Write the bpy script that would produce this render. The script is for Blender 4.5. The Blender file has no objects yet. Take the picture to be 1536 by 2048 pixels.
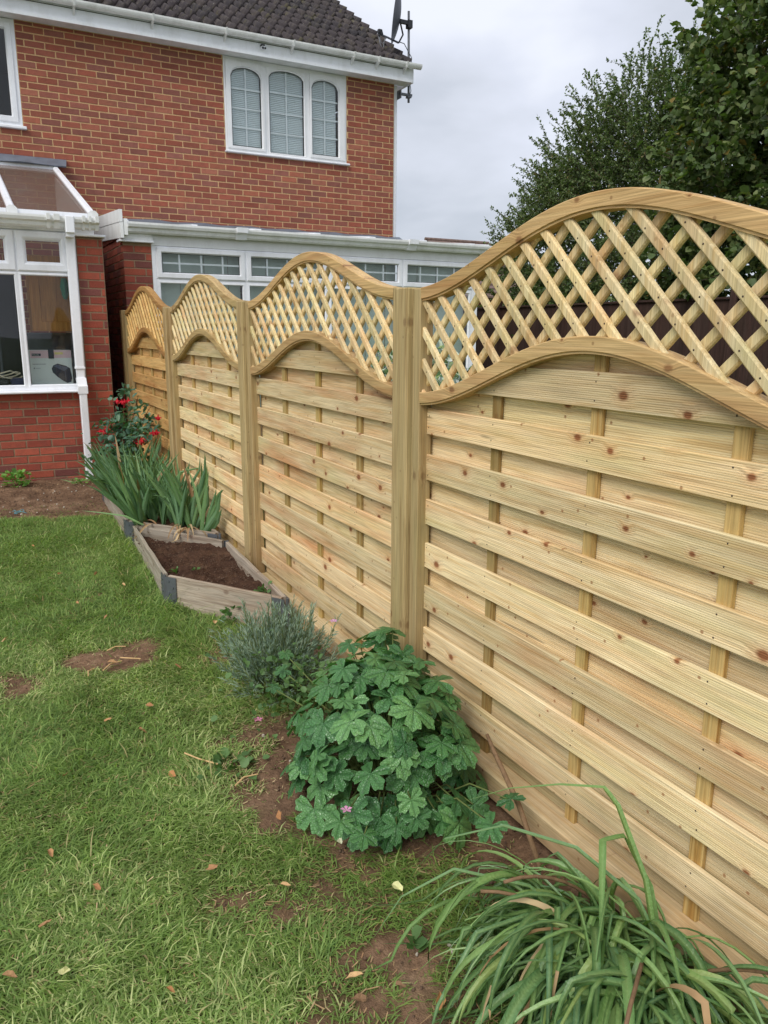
import bpy, math, random
import numpy as np
from mathutils import Vector, Matrix
random.seed(7); RNG = np.random.default_rng(7)
C = bpy.context.scene.collection
SC = bpy.context.scene
pi = math.pi

# ------------------------------------------------------------------ camera
def basis(yaw, pitch, roll):
    f = Vector((math.sin(yaw)*math.cos(pitch), math.cos(yaw)*math.cos(pitch), math.sin(pitch)))
    r = Vector((math.cos(yaw), -math.sin(yaw), 0)); u = r.cross(f)
    c, s = math.cos(roll), math.sin(roll)
    return c*r+s*u, -s*r+c*u, f
CAM = Vector((-1.4832, -2.5173, 1.571)); FOC = 1556.95
CR, CU, CF = basis(0.4872, -0.2274, 0.0064)
cd = bpy.data.cameras.new('camera'); cam = bpy.data.objects.new('camera', cd); C.objects.link(cam)
cd.sensor_fit = 'VERTICAL'; cd.sensor_height = 24.0; cd.lens = FOC/2048*24.0
cd.clip_start = 0.05; cd.clip_end = 900
cam.matrix_world = Matrix(((CR.x, CU.x, -CF.x, CAM.x), (CR.y, CU.y, -CF.y, CAM.y), (CR.z, CU.z, -CF.z, CAM.z), (0, 0, 0, 1)))
SC.camera = cam
def px(p):
    d = Vector(p)-CAM; z = d.dot(CF)
    if z < .05: return (-9999, -9999, -1)
    return (768+FOC*d.dot(CR)/z, 1024-FOC*d.dot(CU)/z, z)

# ------------------------------------------------------------------ node helpers
def nd(nt, typ, ins=None, **props):
    n = nt.nodes.new(typ)
    for k, v in props.items(): setattr(n, k, v)
    for k, v in (ins or {}).items():
        s = n.inputs[k]
        if isinstance(v, bpy.types.NodeSocket): nt.links.new(v, s)
        else:
            if hasattr(s.default_value, '__len__') and hasattr(v, '__len__') and len(s.default_value) == 4 and len(v) == 3: v = (*v, 1)
            s.default_value = v
    return n
def ramp(nt, fac, stops, interp='LINEAR'):
    n = nd(nt, 'ShaderNodeValToRGB', {0: fac}); cr = n.color_ramp; cr.interpolation = interp
    while len(cr.elements) < len(stops): cr.elements.new(0.5)
    for e, (p, c) in zip(cr.elements, stops):
        e.position = p; e.color = (c, c, c, 1) if not hasattr(c, '__len__') else (*c[:3], 1)
    return n.outputs[0]
def mix(nt, f, a, b, mode='MIX'):
    n = nd(nt, 'ShaderNodeMix', None, data_type='RGBA', blend_type=mode)
    for i, v in ((0, f), (6, a), (7, b)):
        s = n.inputs[i]
        if isinstance(v, bpy.types.NodeSocket): nt.links.new(v, s)
        else: s.default_value = v if not hasattr(v, '__len__') else (*v[:3], 1)
    return n.outputs[2]
def mth(nt, op, a, b=0.0, c=0.0):
    n = nd(nt, 'ShaderNodeMath', {0: a, 1: b, 2: c}, operation=op); return n.outputs[0]
def vmth(nt, op, a, b):
    n = nd(nt, 'ShaderNodeVectorMath', {0: a, 1: b}, operation=op); return n.outputs[0]
def noise(nt, vec, scale, detail=3, rough=.5, dist=0.0):
    return nd(nt, 'ShaderNodeTexNoise', {'Vector': vec, 'Scale': scale, 'Detail': detail, 'Roughness': rough, 'Distortion': dist}).outputs[0]
def mapv(nt, vec, scale=(1, 1, 1), loc=(0, 0, 0)):
    return nd(nt, 'ShaderNodeMapping', {'Vector': vec, 'Scale': scale, 'Location': loc}).outputs[0]
def s2l(*c):
    return tuple((v/255/12.92 if v/255 <= .04045 else ((v/255+.055)/1.055)**2.4) for v in c)
def newmat(name):
    m = bpy.data.materials.new(name); m.use_nodes = True; nt = m.node_tree; nt.nodes.clear()
    out = nd(nt, 'ShaderNodeOutputMaterial'); b = nd(nt, 'ShaderNodeBsdfPrincipled')
    nt.links.new(b.outputs[0], out.inputs[0]); return m, nt, b
def setb(nt, b, **kw):
    for k, v in kw.items():
        k = {'col': 'Base Color', 'rough': 'Roughness', 'metal': 'Metallic', 'spec': 'Specular IOR Level', 'nrm': 'Normal', 'trans': 'Transmission Weight', 'alpha': 'Alpha', 'ior': 'IOR', 'sheen': 'Sheen Weight', 'coat': 'Coat Weight'}[k]
        if isinstance(v, bpy.types.NodeSocket): nt.links.new(v, b.inputs[k])
        else: b.inputs[k].default_value = (*v[:3], 1) if hasattr(v, '__len__') else v
def bump(nt, h, dist=.002, strength=1.0):
    return nd(nt, 'ShaderNodeBump', {'Height': h, 'Distance': dist, 'Strength': strength}).outputs[0]
def objco(nt): return nd(nt, 'ShaderNodeTexCoord').outputs['Object']
def geopos(nt): return nd(nt, 'ShaderNodeNewGeometry').outputs['Position']
def rnd(nt):
    r = nd(nt, 'ShaderNodeObjectInfo').outputs['Random']; a = nd(nt, 'ShaderNodeAttribute', None, attribute_name='rnd').outputs['Fac']
    return mth(nt, 'FRACT', mth(nt, 'ADD', r, a))

# ------------------------------------------------------------------ world, sun, exposure
SUN_DIR = Vector((-0.58, -0.36, 0.73)).normalized()      # towards the bright part of the overcast
w = bpy.data.worlds.new('World'); SC.world = w; w.use_nodes = True; nt = w.node_tree; nt.nodes.clear()
sky = nd(nt, 'ShaderNodeTexSky', None, sky_type='NISHITA', sun_disc=False)
sky.sun_elevation = math.asin(SUN_DIR.z); sky.sun_rotation = math.atan2(SUN_DIR.x, SUN_DIR.y)
g = nd(nt, 'ShaderNodeTexCoord').outputs['Generated']
cl = mapv(nt, g, (1.0, 1.0, 2.4), (.3, 1.7, .2))
n1 = noise(nt, cl, 1.9, 5, .48, .25); n2 = noise(nt, mapv(nt, g, (1, 1, 2.0), (4.1, .2, 2.2)), 4.4, 5, .5, .3)
cf = mth(nt, 'ADD', mth(nt, 'MULTIPLY', n1, .68), mth(nt, 'MULTIPLY', n2, .32))
cloud = ramp(nt, cf, [(.38, (.47, .51, .58)), (.46, (.60, .635, .715)), (.53, (.69, .725, .825)), (.60, (.81, .84, .92))])
cloud10 = mix(nt, 1.0, cloud, (10.4, 10.4, 10.4), 'MULTIPLY'); cloud10.node.clamp_result = False
skyc = mix(nt, .93, sky.outputs[0], cloud10)
bg = nd(nt, 'ShaderNodeBackground', {'Color': skyc, 'Strength': 0.0705})
nt.links.new(bg.outputs[0], nd(nt, 'ShaderNodeOutputWorld').inputs[0])
sl = bpy.data.lights.new('sun', 'SUN'); sl.energy = 1.5; sl.angle = math.radians(34); sl.color = (1.0, .965, .90)
so = bpy.data.objects.new('sun', sl); C.objects.link(so); so.rotation_euler = SUN_DIR.to_track_quat('Z', 'Y').to_euler(); so.location = (-6, -4, 9)
SC.view_settings.view_transform = 'Standard'; SC.view_settings.look = 'None'
SC.view_settings.gamma = 1.0; SC.view_settings.use_curve_mapping = False
SC.view_settings.exposure = 0.68
SC.cycles.max_bounces = 6; SC.cycles.diffuse_bounces = 3; SC.cycles.transparent_max_bounces = 10; w.cycles.sampling_method = 'NONE'; SC.cycles.use_denoising = True

# ------------------------------------------------------------------ mesh helpers
class MB:
    def __init__(s): s.v = []; s.f = []; s.r = []; s.cur = 0.0; s.sm = []; s.smooth = False
    def add(s, vs, fs):
        o = len(s.v); s.v += [tuple(v) for v in vs]
        for f in fs: s.f.append(tuple(i+o for i in f)); s.r.append(s.cur); s.sm.append(s.smooth)
    def box(s, a, b, ch=0.0):
        (x0, y0, z0), (x1, y1, z1) = a, b
        if ch <= 0:
            s.add([(x0, y0, z0), (x1, y0, z0), (x1, y1, z0), (x0, y1, z0), (x0, y0, z1), (x1, y0, z1), (x1, y1, z1), (x0, y1, z1)],
                  [(0, 3, 2, 1), (4, 5, 6, 7), (0, 1, 5, 4), (1, 2, 6, 5), (2, 3, 7, 6), (3, 0, 4, 7)])
        else:   # chamfer the edges parallel to the longest axis, small pull-in at the ends
            d = [x1-x0, y1-y0, z1-z0]; ax = d.index(max(d)); i, j = [(1, 2), (2, 0), (0, 1)][ax]
            lo, hi = (x0, y0, z0), (x1, y1, z1)
            def sec(t, c, ins):
                o = []
                p0, p1, q0, q1 = lo[i]+ins, hi[i]-ins, lo[j]+ins, hi[j]-ins
                for p, q in ((p0+c, q0), (p1-c, q0), (p1, q0+c), (p1, q1-c), (p1-c, q1), (p0+c, q1), (p0, q1-c), (p0, q0+c)):
                    v = [0, 0, 0]; v[ax] = t; v[i] = p; v[j] = q; o.append(tuple(v))
                return o
            secs = [sec(lo[ax], ch*.5, ch*.5), sec(lo[ax]+ch*.6, ch, 0), sec(hi[ax]-ch*.6, ch, 0), sec(hi[ax], ch*.5, ch*.5)]
            vs = [p for q in secs for p in q]; fs = [tuple(range(7, -1, -1)), tuple(range(24, 32))]
            for k in range(3):
                for m in range(8): fs.append((k*8+m, k*8+(m+1) % 8, k*8+8+(m+1) % 8, k*8+8+m))
            s.add(vs, fs)
    def tube(s, path, rad, n=8, cap=True):
        P = [Vector(p) for p in path]; rs = rad if hasattr(rad, '__len__') else [rad]*len(P); vs = []; fs = []
        up = Vector((0, 0, 1))
        for k, p in enumerate(P):
            t = (P[min(k+1, len(P)-1)]-P[max(k-1, 0)]).normalized()
            if k == 0:
                a = t.cross(up if abs(t.z) < .9 else Vector((1, 0, 0))).normalized()
            else: a = (a-t*a.dot(t)).normalized()
            b = t.cross(a)
            for m in range(n):
                an = 2*pi*m/n; vs.append(p+(a*math.cos(an)+b*math.sin(an))*rs[k])
        for k in range(len(P)-1):
            for m in range(n): fs.append((k*n+m, k*n+(m+1) % n, (k+1)*n+(m+1) % n, (k+1)*n+m))
        if cap: fs += [tuple(range(n-1, -1, -1)), tuple(range((len(P)-1)*n, len(P)*n))]
        s.add(vs, fs)
    def loft(s, secs, closed=True, caps=True):
        n = len(secs[0]); vs = [p for q in secs for p in q]; fs = []
        for k in range(len(secs)-1):
            for m in range(n if closed else n-1): fs.append((k*n+m, k*n+(m+1) % n, (k+1)*n+(m+1) % n, (k+1)*n+m))
        if caps and closed: fs += [tuple(range(n-1, -1, -1)), tuple(range((len(secs)-1)*n, len(secs)*n))]
        s.add(vs, fs)
    def build(s, name, mat, parent=None, off=None, smooth=False, attr=False):
        off = off if off is not None else ROOT.get(parent.name if parent else None, Vector())
        me = bpy.data.meshes.new(name); me.from_pydata([(v[0]-off[0], v[1]-off[1], v[2]-off[2]) for v in s.v], [], s.f)
        me.materials.append(mat)
        if smooth or any(s.sm): me.polygons.foreach_set('use_smooth', [smooth or b for b in s.sm])
        if attr or any(s.r):
            at = me.attributes.new('rnd', 'FLOAT', 'FACE'); at.data.foreach_set('value', s.r)
        if getattr(s, 'vein', None): me.attributes.new('vein', 'FLOAT', 'POINT').data.foreach_set('value', s.vein)
        me.update(); return link(name, me, parent)
ROOT = {None: Vector()}
def link(name, data, parent=None):
    o = bpy.data.objects.new(name, data); C.objects.link(o)
    if parent: o.parent = parent; ROOT[o.name] = ROOT[parent.name]
    else: ROOT[o.name] = Vector()
    return o
def tag(o, label=None, cat=None, group=None, kind=None):
    for k, v in (('label', label), ('category', cat), ('group', group), ('kind', kind)):
        if v: o[k] = v
    return o
def thing(name, label, cat, loc=(0, 0, 0), group=None):
    o = bpy.data.objects.new(name, None); C.objects.link(o); o.location = loc; o.empty_display_size = .1
    ROOT[o.name] = Vector(loc); return tag(o, label, cat, group)
def inst(name, me, parent, loc, rot=None, scale=None):
    """an object that shares mesh data; loc in the parent's frame (parents only translate)"""
    o = bpy.data.objects.new(name, me); C.objects.link(o); o.parent = parent; ROOT[o.name] = ROOT[parent.name]
    m = Matrix.Translation(Vector(loc)-ROOT[parent.name])
    if rot is not None: m = m @ rot.to_4x4()
    if scale is not None: m = m @ Matrix.Diagonal((*scale, 1))
    o.matrix_basis = m; return o
def copy_tree(o, parent=None):
    c = o.copy(); C.objects.link(c); c.parent = parent
    for ch in list(o.children): copy_tree(ch, c)
    return c
def npmesh(name, V, F, mat, parent=None, rnd_f=None, smooth=False):
    """V (n,3) world coords, F (m,3|4) int"""
    off = ROOT.get(parent.name) if parent else Vector()
    me = bpy.data.meshes.new(name); V = np.asarray(V, np.float32)-np.array(off, np.float32); F = np.asarray(F, np.int32); k = F.shape[1]
    me.vertices.add(len(V)); me.vertices.foreach_set('co', V.ravel())
    me.loops.add(F.size); me.loops.foreach_set('vertex_index', F.ravel())
    me.polygons.add(len(F)); me.polygons.foreach_set('loop_start', np.arange(0, F.size, k, dtype=np.int32)); me.polygons.foreach_set('loop_total', np.full(len(F), k, np.int32))
    if smooth: me.polygons.foreach_set('use_smooth', np.ones(len(F), bool))
    me.materials.append(mat); me.update(calc_edges=True)
    if rnd_f is not None:
        at = me.attributes.new('rnd', 'FLOAT', 'FACE'); at.data.foreach_set('value', np.asarray(rnd_f, np.float32))
    me.validate(); return link(name, me, parent)
def frames(D, Nn):
    D = D/np.linalg.norm(D, axis=1, keepdims=True); S = np.cross(D, Nn); S /= np.linalg.norm(S, axis=1, keepdims=True)+1e-9
    return np.stack([D, S, np.cross(S, D)], axis=2)        # columns: length, side, normal
def scatter(name, tv, tf, P, R, S, mat, parent=None, smooth=False, rv=None):
    tv = np.array(tv, float); tf = np.array(tf, int); n = len(P); k = len(tv)
    S = np.asarray(S); S = S[:, None] if S.ndim == 1 else S
    V = np.einsum('nij,nkj->nki', R, tv[None]*S[:, None, :])+P[:, None, :]
    F = tf[None]+(np.arange(n)*k)[:, None, None]
    r = RNG.random(n) if rv is None else rv
    return npmesh(name, V.reshape(-1, 3), F.reshape(-1, tf.shape[1]), mat, parent, np.repeat(r, len(tf)), smooth)
LEAF2 = ([(0, 0, 0), (.5, -.3, .07), (1, 0, -.05), (.5, .3, .07)], [(0, 1, 2), (0, 2, 3)])
LEAF4 = ([(0, 0, 0), (.28, -.38, .08), (.72, -.36, .07), (1, 0, -.1), (.72, .36, .07), (.28, .38, .08)], [(0, 1, 2), (0, 2, 3), (0, 3, 4), (0, 4, 5)])
def rdir(n, up=0.0):
    d = RNG.normal(size=(n, 3)); d[:, 2] += up; return d/np.linalg.norm(d, axis=1, keepdims=True)
def vnoise(x, y, s, seed=0):
    """smooth value noise, numpy"""
    x = np.asarray(x, float)*s; y = np.asarray(y, float)*s; xi = np.floor(x).astype(int); yi = np.floor(y).astype(int); fx = x-xi; fy = y-yi
    def h(a, b): return (np.sin(a*127.1+b*311.7+seed*74.7)*43758.5453) % 1.0
    fx = fx*fx*(3-2*fx); fy = fy*fy*(3-2*fy)
    return (h(xi, yi)*(1-fx)+h(xi+1, yi)*fx)*(1-fy)+(h(xi, yi+1)*(1-fx)+h(xi+1, yi+1)*fx)*fy

# ------------------------------------------------------------------ materials
def wood(name, pale, tan, red, axis=1, knot=1.0, grey=None, rough=.62, val=(.80, 1.12), streak=.7, dirt=.0):
    m, nt, b = newmat(name); oc = objco(nt)
    r = nd(nt, 'ShaderNodeObjectInfo').outputs['Random']
    off = nd(nt, 'ShaderNodeCombineXYZ', {0: mth(nt, 'MULTIPLY', r, 31.7), 1: mth(nt, 'MULTIPLY', r, 57.3), 2: mth(nt, 'MULTIPLY', r, 13.9)}).outputs[0]
    p = vmth(nt, 'ADD', oc, off)
    sp = nd(nt, 'ShaderNodeSeparateXYZ', {0: p}).outputs; fl2 = nd(nt, 'ShaderNodeCombineXYZ', {0: sp[axis], 1: (sp[2] if axis != 2 else mth(nt, 'ADD', sp[0], sp[1]))}).outputs[0]
    vo = nd(nt, 'ShaderNodeTexVoronoi', {'Vector': mapv(nt, fl2, (.72, 1, 1)), 'Scale': 7.5, 'Randomness': 1.0}, feature='F1', voronoi_dimensions='2D')
    sep = nd(nt, 'ShaderNodeSeparateColor', {0: vo.outputs['Color']})
    gate = mth(nt, 'GREATER_THAN', sep.outputs[0], .55)
    wob = mth(nt, 'ADD', vo.outputs['Distance'], mth(nt, 'MULTIPLY', noise(nt, p, 60, 2), .03))
    size = mth(nt, 'ADD', mth(nt, 'MULTIPLY', sep.outputs[1], 1.0), .45)
    dk = mth(nt, 'DIVIDE', wob, size)
    kn = mth(nt, 'MULTIPLY', ramp(nt, dk, [(.055, 1), (.10, 0)]), mth(nt, 'MULTIPLY', gate, knot))
    halo = mth(nt, 'MULTIPLY', ramp(nt, dk, [(.03, 1), (.26, 0)], 'EASE'), mth(nt, 'MULTIPLY', gate, knot))
    sc = [26.0, 26.0, 26.0]; sc[axis] = 1.1
    lift = nd(nt, 'ShaderNodeCombineXYZ', {(2 if axis != 2 else 1): mth(nt, 'MULTIPLY', halo, .014)}).outputs[0]
    pg = vmth(nt, 'ADD', p, lift)
    g1 = noise(nt, mapv(nt, pg, tuple(sc)), 1.6, 4, .55, .9)
    sc2 = [150.0]*3; sc2[axis] = 3.5
    g2 = noise(nt, mapv(nt, pg, tuple(sc2)), 1.5, 2, .5, .2)
    sc3 = [5.0]*3; sc3[axis] = .8
    g3 = noise(nt, mapv(nt, p, tuple(sc3)), 1.3, 3, .55)
    col = ramp(nt, g1, [(.28, pale), (.5, tuple(.6*a+.4*c for a, c in zip(pale, tan))), (.66, tan), (.8, tuple(v*.8 for v in tan))])
    col = mix(nt, ramp(nt, g3, [(.52, 0.0), (.74, streak)]), col, red)
    gr = grey or tuple(.5*(a+c)*k for a, c, k in zip(pale, tan, (.80, .92, .80)))
    col = mix(nt, ramp(nt, noise(nt, mapv(nt, p, tuple(sc3), (9, 3, 5)), 1.7, 3, .6), [(.5, 0.0), (.75, .65)]), col, gr)
    col = mix(nt, mth(nt, 'MULTIPLY', halo, .28), col, red)
    col = mix(nt, mth(nt, 'MULTIPLY', kn, .9), col, tuple(v*.42*k for v, k in zip(red, (1.05, .8, .75))))
    fine = ramp(nt, g2, [(.3, .74), (.7, 1.1)])
    col = mix(nt, 1.0, col, fine, 'MULTIPLY')
    hue = mth(nt, 'FRACT', mth(nt, 'MULTIPLY', r, 23.71)); col = mix(nt, ramp(nt, hue, [(.45, 0), (1, .3)]), col, mix(nt, 1.0, col, (1.06, .88, .74), 'MULTIPLY')); col = mix(nt, ramp(nt, hue, [(0, .45), (.3, 0)]), col, mix(nt, 1.0, col, (.92, .99, .86), 'MULTIPLY'))
    vr = nd(nt, 'ShaderNodeMapRange', {0: mth(nt, 'FRACT', mth(nt, 'MULTIPLY', r, 7.13)), 3: val[0], 4: val[1]}).outputs[0]
    col = mix(nt, 1.0, col, vr, 'MULTIPLY')
    # small pin knots and short dark splits along the grain
    v2 = nd(nt, 'ShaderNodeTexVoronoi', {'Vector': mapv(nt, fl2, (1, 1, 1), (3.3, 7.7, 1.1)), 'Scale': 16.0}, feature='F1', voronoi_dimensions='2D'); s2 = nd(nt, 'ShaderNodeSeparateColor', {0: v2.outputs['Color']})
    pin = mth(nt, 'MULTIPLY', ramp(nt, v2.outputs['Distance'], [(.05, 1), (.10, 0)]), mth(nt, 'MULTIPLY', mth(nt, 'GREATER_THAN', s2.outputs[0], .86), knot))
    col = mix(nt, mth(nt, 'MULTIPLY', pin, .75), col, tuple(v*.5 for v in red))
    sc4 = [38.0]*3; sc4[axis] = 2.2
    crk = ramp(nt, noise(nt, mapv(nt, pg, tuple(sc4), (5, 1, 2)), 1.0, 2, .4), [(.73, 0), (.76, .7)]); col = mix(nt, mth(nt, 'MULTIPLY', crk, knot), col, tuple(v*.38 for v in tan))
    if dirt:
        zz = nd(nt, 'ShaderNodeSeparateXYZ', {0: geopos(nt)}).outputs[2]; splash = mth(nt, 'MULTIPLY', nd(nt, 'ShaderNodeMapRange', {0: mth(nt, 'ADD', zz, mth(nt, 'MULTIPLY', noise(nt, geopos(nt), 9, 4, .6), -.25)), 1: .22, 2: -.06}).outputs[0], dirt)
        col = mix(nt, splash, col, s2l(122, 98, 72))
    setb(nt, b, col=col, rough=rough, spec=.25, nrm=bump(nt, mth(nt, 'ADD', g1, mth(nt, 'MULTIPLY', g2, .7)), .0022, .7))
    return m
M = {}
M['slat'] = wood('pine_slat', s2l(247, 227, 184), s2l(224, 192, 140), s2l(210, 142, 88), dirt=.5)
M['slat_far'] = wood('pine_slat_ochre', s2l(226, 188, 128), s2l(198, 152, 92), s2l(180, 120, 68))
M['lath'] = wood('pine_lath', s2l(243, 224, 178), s2l(222, 192, 136), s2l(205, 150, 96), axis=2, knot=.6)
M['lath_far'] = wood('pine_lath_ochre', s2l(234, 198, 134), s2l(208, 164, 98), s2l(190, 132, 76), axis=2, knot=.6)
M['rail'] = wood('pine_rail', s2l(214, 184, 132), s2l(182, 146, 96), s2l(160, 108, 66), knot=.7)
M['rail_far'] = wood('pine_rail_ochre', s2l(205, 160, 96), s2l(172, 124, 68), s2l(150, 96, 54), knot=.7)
M['post'] = wood('pine_post', s2l(194, 172, 126), s2l(166, 140, 96), s2l(150, 112, 72), axis=2, knot=.5, val=(.95, 1.06), dirt=.6)
M['batten'] = wood('pine_batten', s2l(204, 180, 122), s2l(166, 130, 72), s2l(146, 106, 56), axis=2, knot=.4, val=(.66, 1.12))
M['bedwood'] = wood('weathered_board', s2l(186, 176, 160), s2l(142, 128, 112), s2l(136, 108, 86), axis=0, knot=.5, grey=s2l(166, 160, 148), rough=.85)
M['oak'] = wood('oak_door', s2l(196, 140, 72), s2l(168, 110, 50), s2l(150, 92, 40), axis=2, knot=.1)
M['darkwood'] = wood('dark_brown_board', s2l(74, 54, 48), s2l(52, 38, 34), s2l(60, 40, 32), axis=2, knot=.1, grey=s2l(70, 58, 52), rough=.8)

def brickmat(name, shades, rough=.86):
    m, nt, b = newmat(name); r = rnd(nt); p = geopos(nt)
    n = len(shades); col = ramp(nt, r, [(i/n, s2l(*s)) for i, s in enumerate(shades)], 'CONSTANT')
    r2 = mth(nt, 'FRACT', mth(nt, 'MULTIPLY', r, 17.7))
    col = mix(nt, 1.0, col, ramp(nt, r2, [(0, .82), (1, 1.14)]), 'MULTIPLY')
    blot = noise(nt, p, 14, 4, .6); fine = noise(nt, p, 160, 3, .6)
    col = mix(nt, ramp(nt, blot, [(.45, 0), (.78, .5)]), col, s2l(122, 78, 68))
    col = mix(nt, ramp(nt, noise(nt, p, 26, 4, .65), [(.6, 0), (.8, .35)]), col, s2l(190, 140, 108))
    col = mix(nt, 1.0, col, ramp(nt, fine, [(.3, .8), (.7, 1.12)]), 'MULTIPLY')
    setb(nt, b, col=col, rough=rough, spec=.2, nrm=bump(nt, mth(nt, 'ADD', fine, blot), .003, .8)); return m
M['brick'] = brickmat('red_brick', [(160, 96, 79), (167, 101, 82), (155, 92, 76), (154, 96, 82), (171, 104, 82), (160, 95, 79), (151, 97, 85), (166, 97, 79), (170, 108, 88), (157, 91, 75), (156, 100, 86), (163, 93, 75)])
M['brick2'] = brickmat('dark_red_brick', [(162, 84, 68), (172, 90, 72), (154, 78, 64), (140, 78, 70), (178, 94, 74), (164, 84, 68), (130, 80, 74), (168, 88, 70)])
def mortarmat(name, c):
    m, nt, b = newmat(name); p = geopos(nt); f = noise(nt, p, 90, 4, .65); g = noise(nt, p, 3, 3)
    col = mix(nt, 1.0, c, ramp(nt, f, [(.3, .72), (.7, 1.15)]), 'MULTIPLY'); col = mix(nt, ramp(nt, g, [(.4, 0), (.7, .4)]), col, tuple(v*.72 for v in c))
    setb(nt, b, col=col, rough=.95, spec=.1, nrm=bump(nt, f, .003)); return m
M['mortar'] = mortarmat('yellow_mortar', s2l(224, 187, 141)); M['mortar2'] = mortarmat('grey_mortar', s2l(160, 134, 110))
def plastic(name, c, rough=.35, dirt=.25, dcol=(150, 146, 132), spec=.5):
    m, nt, b = newmat(name); p = geopos(nt)
    d = noise(nt, mapv(nt, p, (3, 3, 1.2)), 2.2, 5, .65); e = noise(nt, p, 45, 3, .6)
    col = mix(nt, mth(nt, 'MULTIPLY', ramp(nt, d, [(.46, 0), (.72, 1)]), dirt), c, s2l(*dcol)); col = mix(nt, mth(nt, 'MULTIPLY', ramp(nt, e, [(.55, 0), (.75, 1)]), dirt*.5), col, s2l(*dcol))
    setb(nt, b, col=col, rough=rough, spec=spec); return m
M['upvc'] = plastic('white_upvc', s2l(245, 247, 252), .32, .18); M['upvc_dirty'] = plastic('weathered_white_upvc', s2l(240, 241, 240), .42, .28)
M['upvc_cream'] = plastic('aged_white_frame', s2l(243, 244, 246), .4, .15); M['seal'] = plastic('black_gasket', s2l(22, 24, 28), .6, 0.0)
M['black'] = plastic('black_plastic', s2l(40, 42, 48), .5, .2, (90, 90, 92)); M['steel'] = plastic('galvanised_steel', s2l(112, 116, 122), .45, .5, (84, 80, 78)); M['steel'].node_tree.nodes['Principled BSDF'].inputs['Metallic'].default_value = .5
M['dish'] = plastic('dark_grey_mesh_dish', s2l(78, 80, 92), .5, .2, (110, 110, 116)); M['lead'] = plastic('lead_flashing', s2l(108, 116, 128), .55, .6, (70, 74, 82))
M['nail'] = plastic('rusty_nail', s2l(62, 46, 36), .6, 0.0); M['cable'] = plastic('grey_cable', s2l(120, 124, 132), .6, 0.0); M['rope'] = plastic('pale_cord', s2l(206, 196, 172), .8, .3)
M['navy'] = plastic('navy_plastic', s2l(36, 40, 78), .4, .1); M['dgrey'] = plastic('grey_panel', s2l(88, 94, 100), .6, .3, (60, 64, 70)); M['card'] = plastic('printed_carton', s2l(206, 214, 212), .6, .15); M['pink'] = plastic('pink_print', s2l(206, 178, 186), .6, .1)
M['ink'] = plastic('navy_print', s2l(34, 40, 60), .5, .05); M['ink2'] = plastic('grey_blue_print', s2l(74, 84, 108), .5, .05); M['tape'] = plastic('yellow_tape', s2l(206, 196, 130), .5, .1); M['teal'] = plastic('teal_string', s2l(96, 156, 168), .6, 0.0)
M['roomwall'] = plastic('interior_plaster', s2l(150, 146, 138), .9, .3); M['roomdark'] = plastic('dark_interior', s2l(60, 60, 60), .9, .3); M['green_item'] = plastic('green_cloth', s2l(44, 128, 92), .9, .3)
M['blind'] = plastic('white_blind_slat', s2l(234, 242, 247), .45, .05); M['vblind'] = plastic('pale_green_blind', s2l(196, 208, 200), .7, .15, (150, 160, 152))
def glassmat(name, tint=(.965, .985, .98), refl=1.5):
    m = bpy.data.materials.new(name); m.use_nodes = True; nt = m.node_tree; nt.nodes.clear()
    out = nd(nt, 'ShaderNodeOutputMaterial'); t = nd(nt, 'ShaderNodeBsdfTransparent', {0: tint}); gl = nd(nt, 'ShaderNodeBsdfGlossy', {'Color': (1, 1, 1), 'Roughness': .015})
    f = mth(nt, 'MULTIPLY', nd(nt, 'ShaderNodeFresnel', {'IOR': refl}).outputs[0], .62)
    n = noise(nt, geopos(nt), 1.3, 1); nt.links.new(bump(nt, n, .02, .25), gl.inputs['Normal'])
    mx = nd(nt, 'ShaderNodeMixShader', {0: f, 1: t.outputs[0], 2: gl.outputs[0]}); nt.links.new(mx.outputs[0], out.inputs[0]); return m
M['glass'] = glassmat('window_glass'); M['glass_dark'] = glassmat('window_glass_tinted', (.95, .97, .97), 1.45)
m, nt, b = newmat('bronze_polycarbonate'); p = objco(nt)
wv = nd(nt, 'ShaderNodeTexWave', {'Vector': p, 'Scale': 26.0, 'Distortion': 0.0}, wave_type='BANDS', bands_direction='X').outputs[0]
dirt = noise(nt, mapv(nt, p, (2, 1, 1)), 2.5, 5, .6)
setb(nt, b, col=mix(nt, ramp(nt, dirt, [(.4, .1), (.75, .7)]), mix(nt, wv, s2l(112, 84, 72), s2l(140, 108, 92)), s2l(120, 112, 102)), rough=.4, spec=.5, alpha=.42); M['poly'] = m
m, nt, b = newmat('concrete_pantile'); p = geopos(nt); r = rnd(nt)
col = ramp(nt, r, [(0, s2l(58, 52, 56)), (.35, s2l(68, 61, 63)), (.7, s2l(52, 49, 53)), (1, s2l(76, 68, 67))])
col = mix(nt, ramp(nt, noise(nt, p, 11, 5, .65), [(.5, 0), (.75, .6)]), col, s2l(110, 102, 92))
col = mix(nt, ramp(nt, noise(nt, p, 34, 3, .6), [(.68, 0), (.72, .8)]), col, s2l(178, 174, 160))
col = mix(nt, ramp(nt, noise(nt, p, 5, 3, .6), [(.58, 0), (.7, .45)]), col, s2l(104, 100, 60))
setb(nt, b, col=col, rough=.8, spec=.3, nrm=bump(nt, noise(nt, p, 120, 3, .6), .003)); M['tile'] = m
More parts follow.
